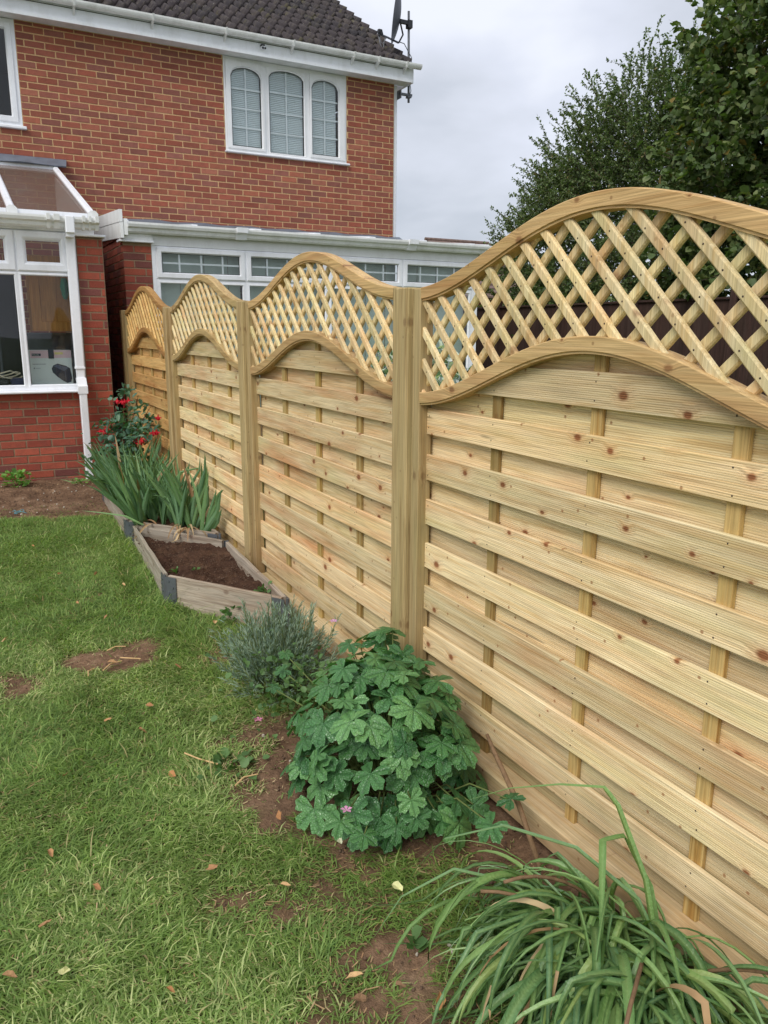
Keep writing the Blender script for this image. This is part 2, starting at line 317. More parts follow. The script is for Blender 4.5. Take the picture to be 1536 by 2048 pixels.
def foliage(name, shades, rough=.45, spec=.4, sss=0.0, vein=False, trans=.25, yellow=None, lum=1.4, retic=0):
    m = bpy.data.materials.new(name); m.use_nodes = True; nt = m.node_tree; nt.nodes.clear(); out = nd(nt, 'ShaderNodeOutputMaterial'); b = nd(nt, 'ShaderNodeBsdfPrincipled')
    r = rnd(nt); n = len(shades); col = ramp(nt, r, [(i/max(1, n-1), tuple(min(.8, v*lum) for v in s2l(*s))) for i, s in enumerate(shades)])
    p = objco(nt); nz = noise(nt, p, 9, 3, .6); col = mix(nt, 1.0, col, ramp(nt, nz, [(.3, .8), (.7, 1.15)]), 'MULTIPLY')
    if yellow: col = mix(nt, ramp(nt, mth(nt, 'FRACT', mth(nt, 'MULTIPLY', r, 13.37)), [(.955, 0), (.965, .85)]), col, s2l(*yellow))
    kw = {}
    if vein:
        at = nd(nt, 'ShaderNodeAttribute', None, attribute_name='vein').outputs['Fac']
        col = mix(nt, mth(nt, 'MULTIPLY', at, .5), col, s2l(*vein))
        kw['nrm'] = bump(nt, mth(nt, 'ADD', mth(nt, 'MULTIPLY', at, -1.4), noise(nt, p, 130, 2, .5)), .004, .8)
        if retic:
            pr_ = vmth(nt, 'ADD', p, nd(nt, 'ShaderNodeCombineXYZ', {0: mth(nt, 'MULTIPLY', r, 9.0)}).outputs[0])
            cell = nd(nt, 'ShaderNodeTexVoronoi', {'Vector': pr_, 'Scale': retic}, feature='DISTANCE_TO_EDGE').outputs['Distance']; puff = ramp(nt, cell, [(0, 0), (.22, 1)], 'EASE')
            col = mix(nt, 1.0, col, ramp(nt, puff, [(0, .84), (1, 1.04)]), 'MULTIPLY'); col = mix(nt, ramp(nt, noise(nt, pr_, 1.6, 3, .6), [(.5, 0), (.8, .35)]), col, mix(nt, 1.0, col, (1.4, 1.2, .8), 'MULTIPLY'))
            kw['nrm'] = bump(nt, mth(nt, 'ADD', mth(nt, 'MULTIPLY', at, -1.2), puff), .004, .55)
    setb(nt, b, col=col, rough=rough, spec=spec, **kw)
    t = nd(nt, 'ShaderNodeBsdfTranslucent', {'Color': mix(nt, 1.0, col, (1.2, 1.5, .5), 'MULTIPLY')})
    mx = nd(nt, 'ShaderNodeMixShader', {0: trans, 1: b.outputs[0], 2: t.outputs[0]}); nt.links.new(mx.outputs[0], out.inputs[0]); return m
M['geranium'] = foliage('geranium_leaf', [(50, 94, 50), (72, 116, 68), (66, 110, 58), (100, 144, 86), (80, 124, 72)], .31, .65, vein=(44, 84, 46), trans=.18, lum=1.42, retic=9.0)
M['lily'] = foliage('strap_leaf', [(58, 92, 50), (84, 118, 74), (104, 136, 74), (74, 110, 80), (122, 150, 88), (66, 100, 60)], .36, .5, trans=.22, lum=1.5, vein=(150, 176, 110))
M['lily_pale'] = foliage('yellowing_strap_leaf', [(120, 146, 76), (140, 160, 92), (104, 136, 70)], .4, .45, trans=.22, lum=1.25, vein=(170, 186, 120))
M['dead'] = foliage('withered_leaf', [(176, 146, 108), (148, 114, 82), (206, 182, 142), (124, 96, 70)], .8, .2, trans=.1, lum=1.1)
M['iris'] = foliage('iris_leaf', [(66, 100, 64), (86, 120, 82), (76, 110, 58), (112, 142, 88)], .45, .4, trans=.15, vein=(120, 146, 110))
M['fuchsia'] = foliage('fuchsia_leaf', [(52, 82, 64), (72, 102, 86), (62, 94, 62), (96, 124, 106)], .42, .45, lum=1.5)
M['red'] = foliage('fuchsia_red', [(196, 24, 44), (170, 16, 36), (214, 44, 60)], .5, .3); M['pinkpetal'] = foliage('pink_petal', [(236, 150, 190), (226, 120, 150)], .6, .2)
M['lavender'] = foliage('lavender_leaf', [(108, 128, 108), (130, 148, 126), (98, 118, 106), (142, 154, 132)], .7, .2, trans=.1)
M['grass'] = foliage('grass_blade', [(80, 100, 48), (106, 124, 64), (76, 100, 48), (126, 142, 80), (96, 120, 60), (156, 160, 110)], .5, .35, trans=.35, yellow=(190, 172, 126), lum=1.85)
M['weed'] = foliage('weed_leaf', [(96, 136, 56), (112, 150, 76), (84, 124, 60)], .55, .3)
M['weed2'] = foliage('creeper_leaf', [(72, 100, 54), (90, 118, 70), (64, 92, 52)], .5, .3)
M['hazel'] = foliage('hazel_leaf', [(56, 70, 40), (76, 92, 54), (66, 82, 46), (100, 108, 68), (50, 66, 42)], .5, .35, trans=.25, yellow=(132, 108, 50), lum=1.75)
M['thorn'] = foliage('hawthorn_leaf', [(64, 80, 50), (84, 100, 60), (74, 86, 58), (106, 118, 76)], .5, .3, trans=.25, yellow=(120, 104, 62), lum=1.65)
M['willow'] = foliage('pale_shrub_leaf', [(92, 116, 76), (112, 134, 92), (80, 104, 66)], .5, .3)
M['varieg'] = foliage('variegated_leaf', [(64, 92, 60), (84, 110, 76), (190, 200, 176), (214, 220, 200)], .5, .3)
M['fallen'] = foliage('fallen_leaf', [(168, 120, 78), (142, 104, 74), (192, 158, 114), (122, 94, 72), (176, 132, 92)], .8, .2, trans=.05, lum=1.15)
M['palefallen'] = foliage('pale_fallen_leaf', [(186, 184, 120), (200, 206, 190)], .7, .2, trans=.05)
def simple(name, c, rough=.8, bs=60, amt=.3, bd=.003):
    m, nt, b = newmat(name); p = geopos(nt); n = noise(nt, p, bs, 4, .65)
    setb(nt, b, col=mix(nt, 1.0, s2l(*c), ramp(nt, n, [(.25, 1-amt), (.75, 1+amt)]), 'MULTIPLY'), rough=rough, spec=.2, nrm=bump(nt, n, bd)); return m
M['bark'] = simple('grey_bark', (96, 86, 74), .9, 40, .4, .01); M['stem'] = simple('green_stem', (104, 116, 66)); M['redstem'] = simple('reddish_stem', (120, 62, 52)); M['stick'] = simple('brown_cane', (128, 102, 76), .8)
M['crumb'] = simple('earth_crumb', (100, 80, 66), .95, 60, .3); M['stone'] = simple('pale_pebble', (186, 176, 162), .85, 50, .25); M['chip'] = simple('wood_chip', (214, 178, 128), .85, 70, .25)
m, nt, b = newmat('garden_soil'); p = geopos(nt)
n1 = noise(nt, p, 7, 5, .65); n2 = noise(nt, p, 70, 4, .7); n3 = noise(nt, p, 240, 2, .6)
col = ramp(nt, n1, [(.3, s2l(66, 46, 38)), (.55, s2l(92, 68, 54)), (.75, s2l(122, 94, 74))]); col = mix(nt, 1.0, col, ramp(nt, n2, [(.25, .55), (.75, 1.25)]), 'MULTIPLY')
col = mix(nt, ramp(nt, n3, [(.68, 0), (.74, .5)]), col, s2l(170, 150, 126))
setb(nt, b, col=col, rough=.95, spec=.1, nrm=bump(nt, mth(nt, 'ADD', n2, mth(nt, 'MULTIPLY', n3, .5)), .012)); M['soil'] = m
m, nt, b = newmat('lawn_earth'); p = geopos(nt); sa = nd(nt, 'ShaderNodeAttribute', None, attribute_name='soil').outputs['Fac']
n1 = noise(nt, p, 5, 5, .65); n2 = noise(nt, p, 60, 4, .7); n3 = noise(nt, mapv(nt, p, (1, 1, 1)), 220, 2, .6)
turf = ramp(nt, n1, [(.3, s2l(76, 78, 44)), (.5, s2l(98, 92, 58)), (.72, s2l(130, 112, 80))])
earth = ramp(nt, n1, [(.3, s2l(102, 78, 62)), (.55, s2l(134, 106, 84)), (.75, s2l(166, 138, 112))])
col = mix(nt, sa, turf, earth); col = mix(nt, 1.0, col, ramp(nt, n2, [(.25, .55), (.75, 1.25)]), 'MULTIPLY')
col = mix(nt, ramp(nt, n3, [(.7, 0), (.75, .45)]), col, s2l(176, 152, 124))
setb(nt, b, col=col, rough=.95, spec=.1, nrm=bump(nt, mth(nt, 'ADD', n2, mth(nt, 'MULTIPLY', n3, .4)), .01)); M['lawn'] = m
m, nt, b = newmat('far_grass'); p = geopos(nt); setb(nt, b, col=ramp(nt, noise(nt, p, 3, 6, .7), [(.3, s2l(70, 84, 42)), (.7, s2l(108, 118, 64))]), rough=.95, spec=.1); M['fargrass'] = m

# ------------------------------------------------------------------ ground
def gz(x, y):
    x = np.asarray(x, float); y = np.asarray(y, float)
    z = .15*np.clip(y/5.4, 0, 1)+.014*(vnoise(x, y, 2.3, 1)-.5)+.01*(vnoise(x, y, 6, 2)-.5)
    return z
def soilmask(x, y):
    x = np.asarray(x, float); y = np.asarray(y, float)
    wob = .55*(vnoise(x, y, 5, 3)-.5)+.5*(vnoise(x, y, 14, 4)-.5)
    def ell(cx, cy, rx, ry, a=0.0):
        dx, dy = x-cx, y-cy; c, s = math.cos(a), math.sin(a)
        return 1-np.sqrt(((dx*c+dy*s)/rx)**2+((-dx*s+dy*c)/ry)**2)
    f = np.maximum.reduce([ell(-.30, -.20, .50, .70)*1.5, (x+.40)*3.2-np.clip((y-1.0)*4, 0, 9), np.minimum(ell(-.71, -1.15, .25, .24)*1.0, .24), (y-3.92+.12*(x+1))*2.2,
        np.minimum(np.maximum(ell(-1.0, 1.16, .24, .14, -.25), ell(-.86, 1.26, .17, .12, .5))*1.2, .32), ell(-.97, 2.03, .13, .1)*.5, ell(-1.44, 1.08, .14, .16)*.5, ell(-.80, -.76, .24, .15)*.5, ell(-.56, 1.0, .12, .16)*.6, ell(-.62, -.62, .1, .12)*.6])
    return np.clip((f+wob*1.05)*2.0+.12, 0, 1)
xs = np.concatenate([np.linspace(-6, -2.3, 40), np.linspace(-2.27, .3, 130)]); ys = np.concatenate([np.linspace(-5, -1.75, 30), np.linspace(-1.72, 5.7, 300)])
X, Y = np.meshgrid(xs, ys); S = soilmask(X, Y)
Z = gz(X, Y)+S*(.02*(vnoise(X, Y, 16, 5)-.5)+.014*(vnoise(X, Y, 38, 6)-.5))-.004
V = np.stack([X, Y, Z], -1).reshape(-1, 3); nx, ny = len(xs), len(ys)
I = (np.arange(ny-1)[:, None]*nx+np.arange(nx-1)[None]).ravel(); F = np.stack([I, I+1, I+nx+1, I+nx], 1)
lawn = npmesh('lawn', V, F, M['lawn'], smooth=True); tag(lawn, kind='structure', label='patchy lawn with bare earth beside the new fence')
at = lawn.data.attributes.new('soil', 'FLOAT', 'POINT'); at.data.foreach_set('value', S.ravel().astype(np.float32))
mb = MB(); mb.box((-400, -300, -.4), (400, 500, -.03)); tag(mb.build('ground', M['fargrass']), kind='structure')

# ------------------------------------------------------------------ brickwork
def brick_mesh(k, L=.213, H=.064, pr=.005):
    r = random.Random(k); j = lambda a: r.uniform(-a, a); mb = MB(); c = .002
    o = [(-L/2+j(.002), -H/2+j(.0015)), (L/2+j(.002), -H/2+j(.0015)), (L/2+j(.002), H/2+j(.0015)), (-L/2+j(.002), H/2+j(.0015))]
    inn = [(o[0][0]+c, o[0][1]+c), (o[1][0]-c, o[1][1]+c), (o[2][0]-c, o[2][1]-c), (o[3][0]+c, o[3][1]-c)]
    vs = [(x, .0, z) for x, z in o]+[(x, -pr+c, z) for x, z in o]+[(x, -pr+j(.0012), z) for x, z in inn]
    fs = [(8, 9, 10, 11)]
    for a in range(4): b_ = (a+1) % 4; fs += [(a, b_, 4+b_, 4+a), (4+a, 4+b_, 8+b_, 8+a)]
    mb.add(vs, fs); return mb
BRK = {}
def brick_data(mat, k):
    if (mat, k) not in BRK:
        mb = brick_mesh(k); me = bpy.data.meshes.new('brick'); me.from_pydata(mb.v, [], mb.f); me.materials.append(M[mat]); me.update(); BRK[(mat, k)] = me
    return BRK[(mat, k)]
def brickwork(thing_, wall, spec, mat, cap=300, hide=None):
    """spec: list of (origin, udir, u0, u1, z0, z1, openings, phase); bricks as children of `wall`, nearest in view first"""
    out = []
    for (org, ud, u0, u1, z0, z1, ops, ph) in spec:
        org = Vector(org); ud = Vector(ud); zc = 0; z = z0
        while z+.03 < z1:
            h = min(.075, z1-z); u = u0-.225+(ph if zc % 2 else 0)
            while u < u1:
                a, b_ = max(u, u0), min(u+.225, u1); segs = [(a, b_)]
                for (oa, ob, oz0, oz1) in ops:
                    if z+.045 > oz0 and z+.03 < oz1:
                        ns = []
                        for (p, q) in segs:
                            if q <= oa or p >= ob: ns.append((p, q)); continue
                            if p < oa: ns.append((p, oa))
                            if q > ob: ns.append((ob, q))
                        segs = ns
                for (p, q) in segs:
                    if q-p > .03: out.append((org+ud*((p+q)/2)+Vector((0, 0, z+h/2)), q-p, h, ud))
                u += .225
            z += .075; zc += 1
    def vis(c):
        q = px(c[0])
        ok = q[2] > 0 and -10 < q[0] < 1546 and -10 < q[1] < 2058 and not (hide and hide(c[0], q))
        return (0 if ok else 1, q[2] if q[2] > 0 else 99)
    out.sort(key=vis)
    mb = MB()
    for i, (c, L, H, ud) in enumerate(out):
        rot = Matrix.Rotation(math.atan2(ud.y, ud.x), 3, 'Z'); sx = (L-.0135)/.213; sz = (H-.0135)/.064
        if i < cap and vis((c,))[0] == 0:
            inst('brick', brick_data(mat, i % 6), wall, c, rot, (sx, 1, sz))
        else:
            b = brick_mesh(i % 6); mb.cur = random.random()
            mb.add([c+rot @ Vector((x*sx, y, z*sz)) for x, y, z in b.v], b.f)
    if mb.f: tag(mb.build('brick_field', M[mat], wall, attr=True), kind='stuff')
def sheet_with_openings(mb, u0, u1, z0, z1, ops, y0, y1):
    us = sorted({u0, u1, *[o[0] for o in ops], *[o[1] for o in ops]}); zs = sorted({z0, z1, *[o[2] for o in ops], *[o[3] for o in ops]})
    us = [u for u in us if u0 <= u <= u1]; zs = [z for z in zs if z0 <= z <= z1]
    for a, b_ in zip(us, us[1:]):
        for c, d in zip(zs, zs[1:]):
            if any(o[0] <= (a+b_)/2 <= o[1] and o[2] <= (c+d)/2 <= o[3] for o in ops): continue
            mb.box((a, y0, c), (b_, y1, d))

# ------------------------------------------------------------------ window helpers (walls that face -Y)
def ring(mb, u0, u1, z0, z1, prof, arch=0.0, n=14):
    """frame swept round a rectangle; prof = (inset, y) pairs, last insets may follow an arched head of rise `arch`"""
    loops = []
    for (o, y, ar) in [(p[0], p[1], p[2] if len(p) > 2 else 0) for p in prof]:
        a, b_, c, d = u0+o, u1-o, z0+o, z1-o; rise = arch if ar else 0
        pts = [(a, y, c), (b_, y, c)]
        for k in range(n+1):
            t = k/n; u = b_+(a-b_)*t; pts.append((u, y, d-rise+(math.sqrt(max(0.0, 1-(2*t-1)**2))*rise if rise else 0)))
        loops.append(pts)
    N = len(loops[0]); vs = [p for l in loops for p in l]; fs = []
    for k in range(len(loops)-1):
        for m_ in range(N): fs.append((k*N+m_, k*N+(m_+1) % N, (k+1)*N+(m_+1) % N, (k+1)*N+m_))
    mb.add(vs, fs)
def pane(u0, u1, z0, z1, y, arch=0.0, n=14, th=.006):
    mb = MB(); pts = [(u0, z0), (u1, z0)]
    pts += [(u1+(u0-u1)*k/n, z1-arch+(math.sqrt(max(0.0, 1-(2*k/n-1)**2))*arch if arch else 0)) for k in range(n+1)] if arch else [(u1, z1), (u0, z1)]
    N = len(pts); mb.add([(u, y, z) for u, z in pts]+[(u, y+th, z) for u, z in pts], [tuple(range(N)), tuple(range(2*N-1, N-1, -1))]+[(k, N+k, N+(k+1) % N, (k+1) % N) for k in range(N)])
    return mb
def gutter(parent, x0, x1, yb, zt, mat, r=.055, name='gutter', ogee=False):
    mb = MB()
    if ogee: prof = [(0, 0), (0, -.10), (-.035, -.10), (-.05, -.085), (-.055, -.055), (-.085, -.045), (-.095, -.02), (-.095, 0), (-.088, 0), (-.088, -.018), (-.05, -.04), (-.045, -.08), (-.008, -.09), (-.008, 0)]
    else:
        prof = [(-r+r*math.cos(pi+pi*k/10)*1.0, r*math.sin(pi+pi*k/10)*1.15) for k in range(11)]; prof = [(-.0, 0)]+[(-2*r*0+(p[0]), p[1]) for p in prof][::-1]+[(-2*r+.006, 0)]+[(-r+(r-.006)*math.cos(pi+pi*k/10), (r-.006)*math.sin(pi+pi*k/10)*1.12) for k in range(11)]
    mb.loft([[(x, yb+a, zt+b_) for a, b_ in prof] for x in (x0, x1)], True, True)
    return mb.build(name, mat, parent)

# ------------------------------------------------------------------ the house
HY = 8.35
house = thing('brick_house', 'two-storey red brick house with white eaves and dark tiled roof', 'house', (1.5, HY, .15))
win_ops = [(1.86, 3.63, 3.89, 5.06), (-1.95, -.60, 3.875, 5.06)]
mb = MB(); sheet_with_openings(mb, -4.5, 4.395, 0.0, 5.06, win_ops, HY, HY+.1)
mb.box((4.30, HY+.1, 0), (4.40, 15, 5.06)); mb.box((-4.5, HY+.1, 0), (-4.4, 15, 5.06)); mb.box((-4.5, 15, 0), (4.4, 15.1, 5.06))
hwall = mb.build('wall', M['mortar'], house)
brickwork(house, hwall, [((0, HY, 0), (1, 0, 0), -4.45, 4.395, .06, 5.055, win_ops, .1125)], 'brick', 300,
          hide=lambda c, q: q[1] > 500 or (c.x < -.2 and c.z < 3.4) or c.z < 2.75)
mb = MB(); mb.box((-4.4, HY+.1, 2.62), (4.3, 15, 2.72)); mb.box((-4.4, HY+2.2, 2.72), (4.3, HY+2.3, 5.06)); mb.build('room_floor', M['roomwall'], house); mb = MB(); mb.box((-4.4, HY+.1, 5.075), (4.3, 15, 5.095)); mb.build('ceiling', M['roomwall'], house)
# eaves
mb = MB(); mb.box((-4.6, 8.12, 5.056), (4.56, 8.14, 5.235)); mb.box((-4.6, 8.105, 5.04), (4.56, 8.12, 5.075)); mb.build('fascia', M['upvc'], house)
mb = MB(); mb.box((-4.6, 8.142, 5.058), (4.56, HY+.02, 5.068)); mb.build('soffit', M['upvc_dirty'], house)
mb = MB()
mb.loft([[(x, 8.12, 5.04), (x, 8.12, 5.235), (x, 8.42, 5.43), (x, 8.75, 5.43), (x, 8.75, 5.04)] for x in (4.562, 4.585)]); mb.build('box_end', M['upvc'], house)
gt = gutter(house, -4.6, 4.66, 8.10, 5.262, M['upvc_dirty'], .052)
for x in (-3.2, -2.4, -1.6, -.8, 0.03, .92, 1.82, 2.72, 3.60, 3.98, 4.42):
    mb = MB()
    mb.loft([[(xx, 8.10, 5.268), (xx, 8.10-.058, 5.19), (xx, 8.10-.112, 5.266), (xx, 8.10-.117, 5.266), (xx, 8.10-.09, 5.20), (xx, 8.10-.058, 5.182), (xx, 8.118, 5.13), (xx, 8.118, 5.17)] for xx in (x-.012, x+.012)])
    mb.build('bracket', M['upvc_dirty'], gt)
mb = MB(); mb.box((4.402, 8.37, .1), (4.462, 8.44, 5.05), .01); mb.build('corner_downpipe', M['upvc'], house)
# roof: deck + pantiles
TZ = .622; ca = 1/math.hypot(1, TZ); sa_ = TZ*ca
E0 = Vector((0, 8.06, 5.245)); UP = Vector((0, ca, sa_)); NR = Vector((0, -sa_, ca))
mb = MB(); a = E0-NR*.05; t = a+UP*6.2
mb.loft([[(x, a.y+.03, a.z), (x, t.y, t.z), (x, t.y, t.z-.1), (x, a.y+.06, a.z-.05)] for x in (-4.5, 4.44)]); mb.box((-4.4, t.y, 8.0), (4.4, t.y+.1, t.z-.05))
roof = mb.build('roof', M['black'], house)
def tile_mesh():
    mb = MB(); n = 18; Wt = .30; Lt = .37
    def pz(u): q = (u/.15) % 1.0; return .036*math.cos(2*pi*q)+.006*math.cos(4*pi*q+.9)
    us = [Wt*k/n for k in range(n+1)]
    top = [[(u, v, pz(u)+.046-.042*v/Lt) for u in us] for v in (0, Lt)]; bot = [(u, 0.0, pz(u)+.010) for u in us]
    vs = bot+top[0]+top[1]; N = n+1; fs = []
    for k in range(n): fs += [(k, k+1, N+k+1, N+k), (N+k, N+k+1, 2*N+k+1, 2*N+k)]
    fs += [(n, 2*n+1+0, 3*n+2), (0, N, 2*N)]
    fs[-2] = (n, N+n, 2*N+n); mb.add(vs, fs); mb.smooth = False; return mb
tm = tile_mesh(); tme = bpy.data.meshes.new('roof_tile'); tme.from_pydata(tm.v, [], tm.f); tme.materials.append(M['tile'])
tme.polygons.foreach_set('use_smooth', [True]*len(tm.f)); tme.update()
me2 = tme; rotT = Matrix(((1, 0, 0), (0, ca, -sa_), (0, sa_, ca)))
cand = []
for r_ in range(18):
    for k in range(30):
        x = 4.50-.30*(k+1); p = E0+UP*(.314*r_)+Vector((x, 0, 0)); q = px(p+Vector((.15, 0, 0)))
        cand.append((0 if (-20 < q[0] < 1400 and -25 < q[1] < 300) else 1, q[2], p))
cand.sort(key=lambda c: (c[0], c[1])); mb = MB(); mb.smooth = True
for i, (o_, d_, p) in enumerate(cand):
    jit = Matrix.Rotation(random.uniform(-.008, .008), 3, 'Z'); rr = rotT @ jit; p = p+NR*random.uniform(-.002, .003)
    if o_ == 0 and i < 300: inst('roof_tile', tme, roof, p, rr)
    else: mb.cur = random.random(); mb.add([p+rr @ Vector(v) for v in tm.v], tm.f)
tag(mb.build('tile_field', M['tile'], roof, attr=True), kind='stuff')
# verge mortar under the last tiles
mb = MB(); mb.loft([[(4.47, (E0+UP*s+NR*h).y, (E0+UP*s+NR*h).z) for s, h in ((0.02, .0), (5.6, .0), (5.6, -.05), (.02, -.05))], [(4.495, (E0+UP*s+NR*h).y, (E0+UP*s+NR*h).z) for s, h in ((0.02, .0), (5.6, .0), (5.6, -.05), (.02, -.05))]]); mb.build('verge', M['mortar2'], house)
# windows upstairs
def blind(parent, u0, u1, z0, z1, y, pitch=.0225):
    mb = MB(); z = z1
    while z > z0:
        for k, zz in ((0, z),):
            mb.add([(u0, y, zz-.0125), (u1, y, zz-.0125), (u1, y+.010, zz+.0105), (u0, y+.010, zz+.0105), (u0, y+.003, zz-.0005), (u1, y+.003, zz-.0005)], [(0, 1, 5, 4), (4, 5, 2, 3)])
        z -= pitch
    return tag(mb.build('blind', M['blind'], parent), kind='stuff')
mb = MB(); fy = HY-.004
mb.box((1.862, fy, 3.912), (3.628, fy+.07, 3.945)); mb.box((1.862, fy, 5.012), (3.628, fy+.07, 5.052)); mb.box((1.862, fy+.001, 3.945), (1.885, fy+.07, 5.012)); mb.box((3.605, fy+.001, 3.945), (3.628, fy+.07, 5.012))
for u in (2.436, 3.045): mb.box((u-.022, fy+.001, 3.945), (u+.022, fy+.07, 5.012))
hw = mb.build('window', M['upvc_cream'], house)
for (u0, u1, z0, z1, sash, ar) in ((1.96, 2.37, 3.985, 4.945, 1, .11), (2.49, 2.985, 3.95, 4.985, 0, .09), (3.105, 3.505, 3.99, 4.95, 1, .11)):
    fu0, fu1 = {1.96: (1.885, 2.414), 2.49: (2.458, 3.023), 3.105: (3.067, 3.605)}[u0]; pr_ = .018 if sash else .0
    mb = MB(); mb.smooth = False
    Np = 14; loops = []
    def lp(a, b_, c, d, y, rise):
        return [(a, y, c), (b_, y, c)]+[(b_+(a-b_)*k/Np, y, d-rise+(math.sqrt(max(0.0, 1-(2*k/Np-1)**2))*rise if rise else 0)) for k in range(Np+1)]
    loops = [lp(fu0+.002, fu1-.002, 3.946, 5.011, fy+.03, 0), lp(fu0+.002, fu1-.002, 3.946, 5.011, fy-pr_, 0), lp(u0-.012, u1+.012, z0-.012, z1+.012, fy-pr_-.003, ar), lp(u0, u1, z0, z1, fy+.012, ar), lp(u0, u1, z0, z1, fy+.03, ar)]
    mb.loft(loops, True, False); mb.build('sash', M['upvc_cream'], hw)
    mb = MB(); mb.loft([lp(u0-.001, u1+.001, z0-.001, z1+.001, fy+.013, ar), lp(u0+.006, u1-.006, z0+.006, z1-.006, fy+.0135, ar)], True, False); mb.build('gasket', M['seal'], hw)
    pane(u0-.004, u1+.004, z0-.004, z1+.004, fy+.018, ar).build('pane', M['glass'], hw)
    um = (u0+u1)/2; mb = MB(); mb.box((um-.009, fy+.027, z0), (um+.009, fy+.033, z1-.002))
    for k in (1, 2, 3): zz = z0+(z1-z0)*(k*.245+.0); mb.box((u0, fy+.028, zz-.009), (um-.0091, fy+.032, zz+.009)); mb.box((um+.0091, fy+.028, zz-.009), (u1, fy+.032, zz+.009))
    mb.build('glazing_bar', M['upvc'], hw); blind(hw, u0-.01, u1+.01-(.03 if u0 > 3 else .012), z0-.02, z1+.02, fy+.05)
mb = MB(); mb.box((1.845, HY-.055, 3.885), (3.665, HY+.03, 3.911), .008); mb.build('sill', M['upvc'], hw)
mb = MB(); ring(mb, -1.94, -.602, 3.912, 5.05, [(0, HY+.06), (0, HY-.004), (.04, HY-.004), (.045, HY-.02), (.095, HY-.022), (.108, HY+.01), (.108, HY+.03)]); lw = mb.build('window', M['upvc'], house)
pane(-1.84, -.705, 4.01, 4.95, HY+.018).build('pane', M['glass'], lw); mb = MB(); mb.box((-1.95, HY-.055, 3.875), (-.565, HY+.03, 3.9105), .008); mb.build('sill', M['upvc'], lw)
mb = MB(); mb.box((-1.95, HY+.14, 4.0), (-.9, HY+.15, 5.0)); mb.build('curtain', M['vblind'], lw)
# small camera on the fascia
sc_ = thing('security_camera', 'tiny black and white camera fixed to the eaves fascia above the arched window', 'camera', (2.33, 8.12, 5.14))
mb = MB(); mb.box((2.30, 8.07, 5.125), (2.345, 8.12, 5.16), .008); mb.build('body', M['upvc'], sc_)
mb = MB(); mb.tube([(2.315, 8.075, 5.135), (2.315, 8.062, 5.13)], .014, 10); mb.tube([(2.345, 8.075, 5.135), (2.345, 8.062, 5.13)], .012, 10); mb.box((2.292, 8.06, 5.158), (2.34, 8.118, 5.172)); mb.build('lens', M['black'], sc_)

# ------------------------------------------------------------------ satellite dish
sd = thing('satellite_dish', 'dark satellite dish on a tall mast at the house corner', 'satellite dish', (4.60, 8.30, 4.86))
mb = MB(); mb.smooth = True; mb.tube([(4.61, 8.30, 4.83), (4.605, 8.30, 5.3), (4.595, 8.30, 6.02)], .017, 10); mb.build('mast', M['steel'], sd)
mb = MB(); mb.box((4.46, 8.28, 4.915), (4.66, 8.32, 4.945)); mb.box((4.46, 8.27, 4.87), (4.475, 8.44, 4.98)); mb.box((4.58, 8.265, 4.89), (4.64, 8.335, 4.914)); mb.build('wall_bracket', M['steel'], sd)
mb = MB(); mb.smooth = True; nr, na = 6, 28; c0 = Vector((4.43, 8.29, 5.935)); ax = Vector((-.86, .50, .14)).normalized(); e1 = ax.cross(Vector((0, 0, 1))).normalized(); e2 = e1.cross(ax)*-1
vs = []
for side in (0, .006):
    for i in range(nr+1):
        for k in range(na):
            rr = i/nr; an = 2*pi*k/na; vs.append(c0+e1*(.33*rr*math.cos(an))+e2*(.365*rr*math.sin(an))+ax*(.075*rr*rr-.02-side))
fs = []; Nn = (nr+1)*na
for s_ in (0, 1):
    for i in range(nr):
        for k in range(na):
            f = (i*na+k, i*na+(k+1) % na, (i+1)*na+(k+1) % na, (i+1)*na+k); fs.append(tuple(v+s_*Nn for v in (f if s_ else f[::-1])))
for k in range(na): fs.append((nr*na+k, nr*na+(k+1) % na, Nn+nr*na+(k+1) % na, Nn+nr*na+k))
mb.add(vs, fs); mb.build('dish', M['dish'], sd)
mb = MB(); mb.tube([(4.43, 8.29, 5.585), (4.30, 8.36, 5.65), (4.21, 8.41, 5.69)], .014, 8); mb.build('arm', M['dish'], sd)
mb = MB(); mb.tube([(4.215, 8.41, 5.69), (4.195, 8.41, 5.745)], .03, 10); mb.box((4.16, 8.385, 5.695), (4.22, 8.435, 5.755), .008); mb.tube([(4.18, 8.41, 5.70), (4.175, 8.41, 5.665)], .018, 8); mb.build('receiver', M['black'], sd)
mb = MB(); mb.box((4.445, 8.27, 5.84), (4.60, 8.31, 5.89)); mb.tube([(4.45, 8.29, 5.86), (4.50, 8.29, 5.70), (4.43, 8.29, 5.585)], .012, 6); mb.box((4.57, 8.26, 5.80), (4.64, 8.34, 5.90)); mb.build('dish_mount', M['black'], sd)
mb = MB(); mb.smooth = True
mb.tube([(4.17, 8.41, 5.67), (4.18, 8.38, 5.56), (4.195, 8.35, 5.50), (4.22, 8.35, 5.52), (4.245, 8.38, 5.61), (4.28, 8.37, 5.65)], .005, 6); mb.tube([(4.185, 8.41, 5.67), (4.195, 8.4, 5.60), (4.22, 8.39, 5.57), (4.245, 8.39, 5.59), (4.26, 8.38, 5.65)], .005, 6)
mb.tube([(4.43, 8.29, 5.6), (4.52, 8.29, 5.59), (4.58, 8.28, 5.50), (4.635, 8.27, 5.42), (4.625, 8.27, 5.25), (4.61, 8.27, 5.1), (4.63, 8.27, 4.98), (4.60, 8.27, 4.9)], .006, 6); mb.build('cable', M['cable'], sd)

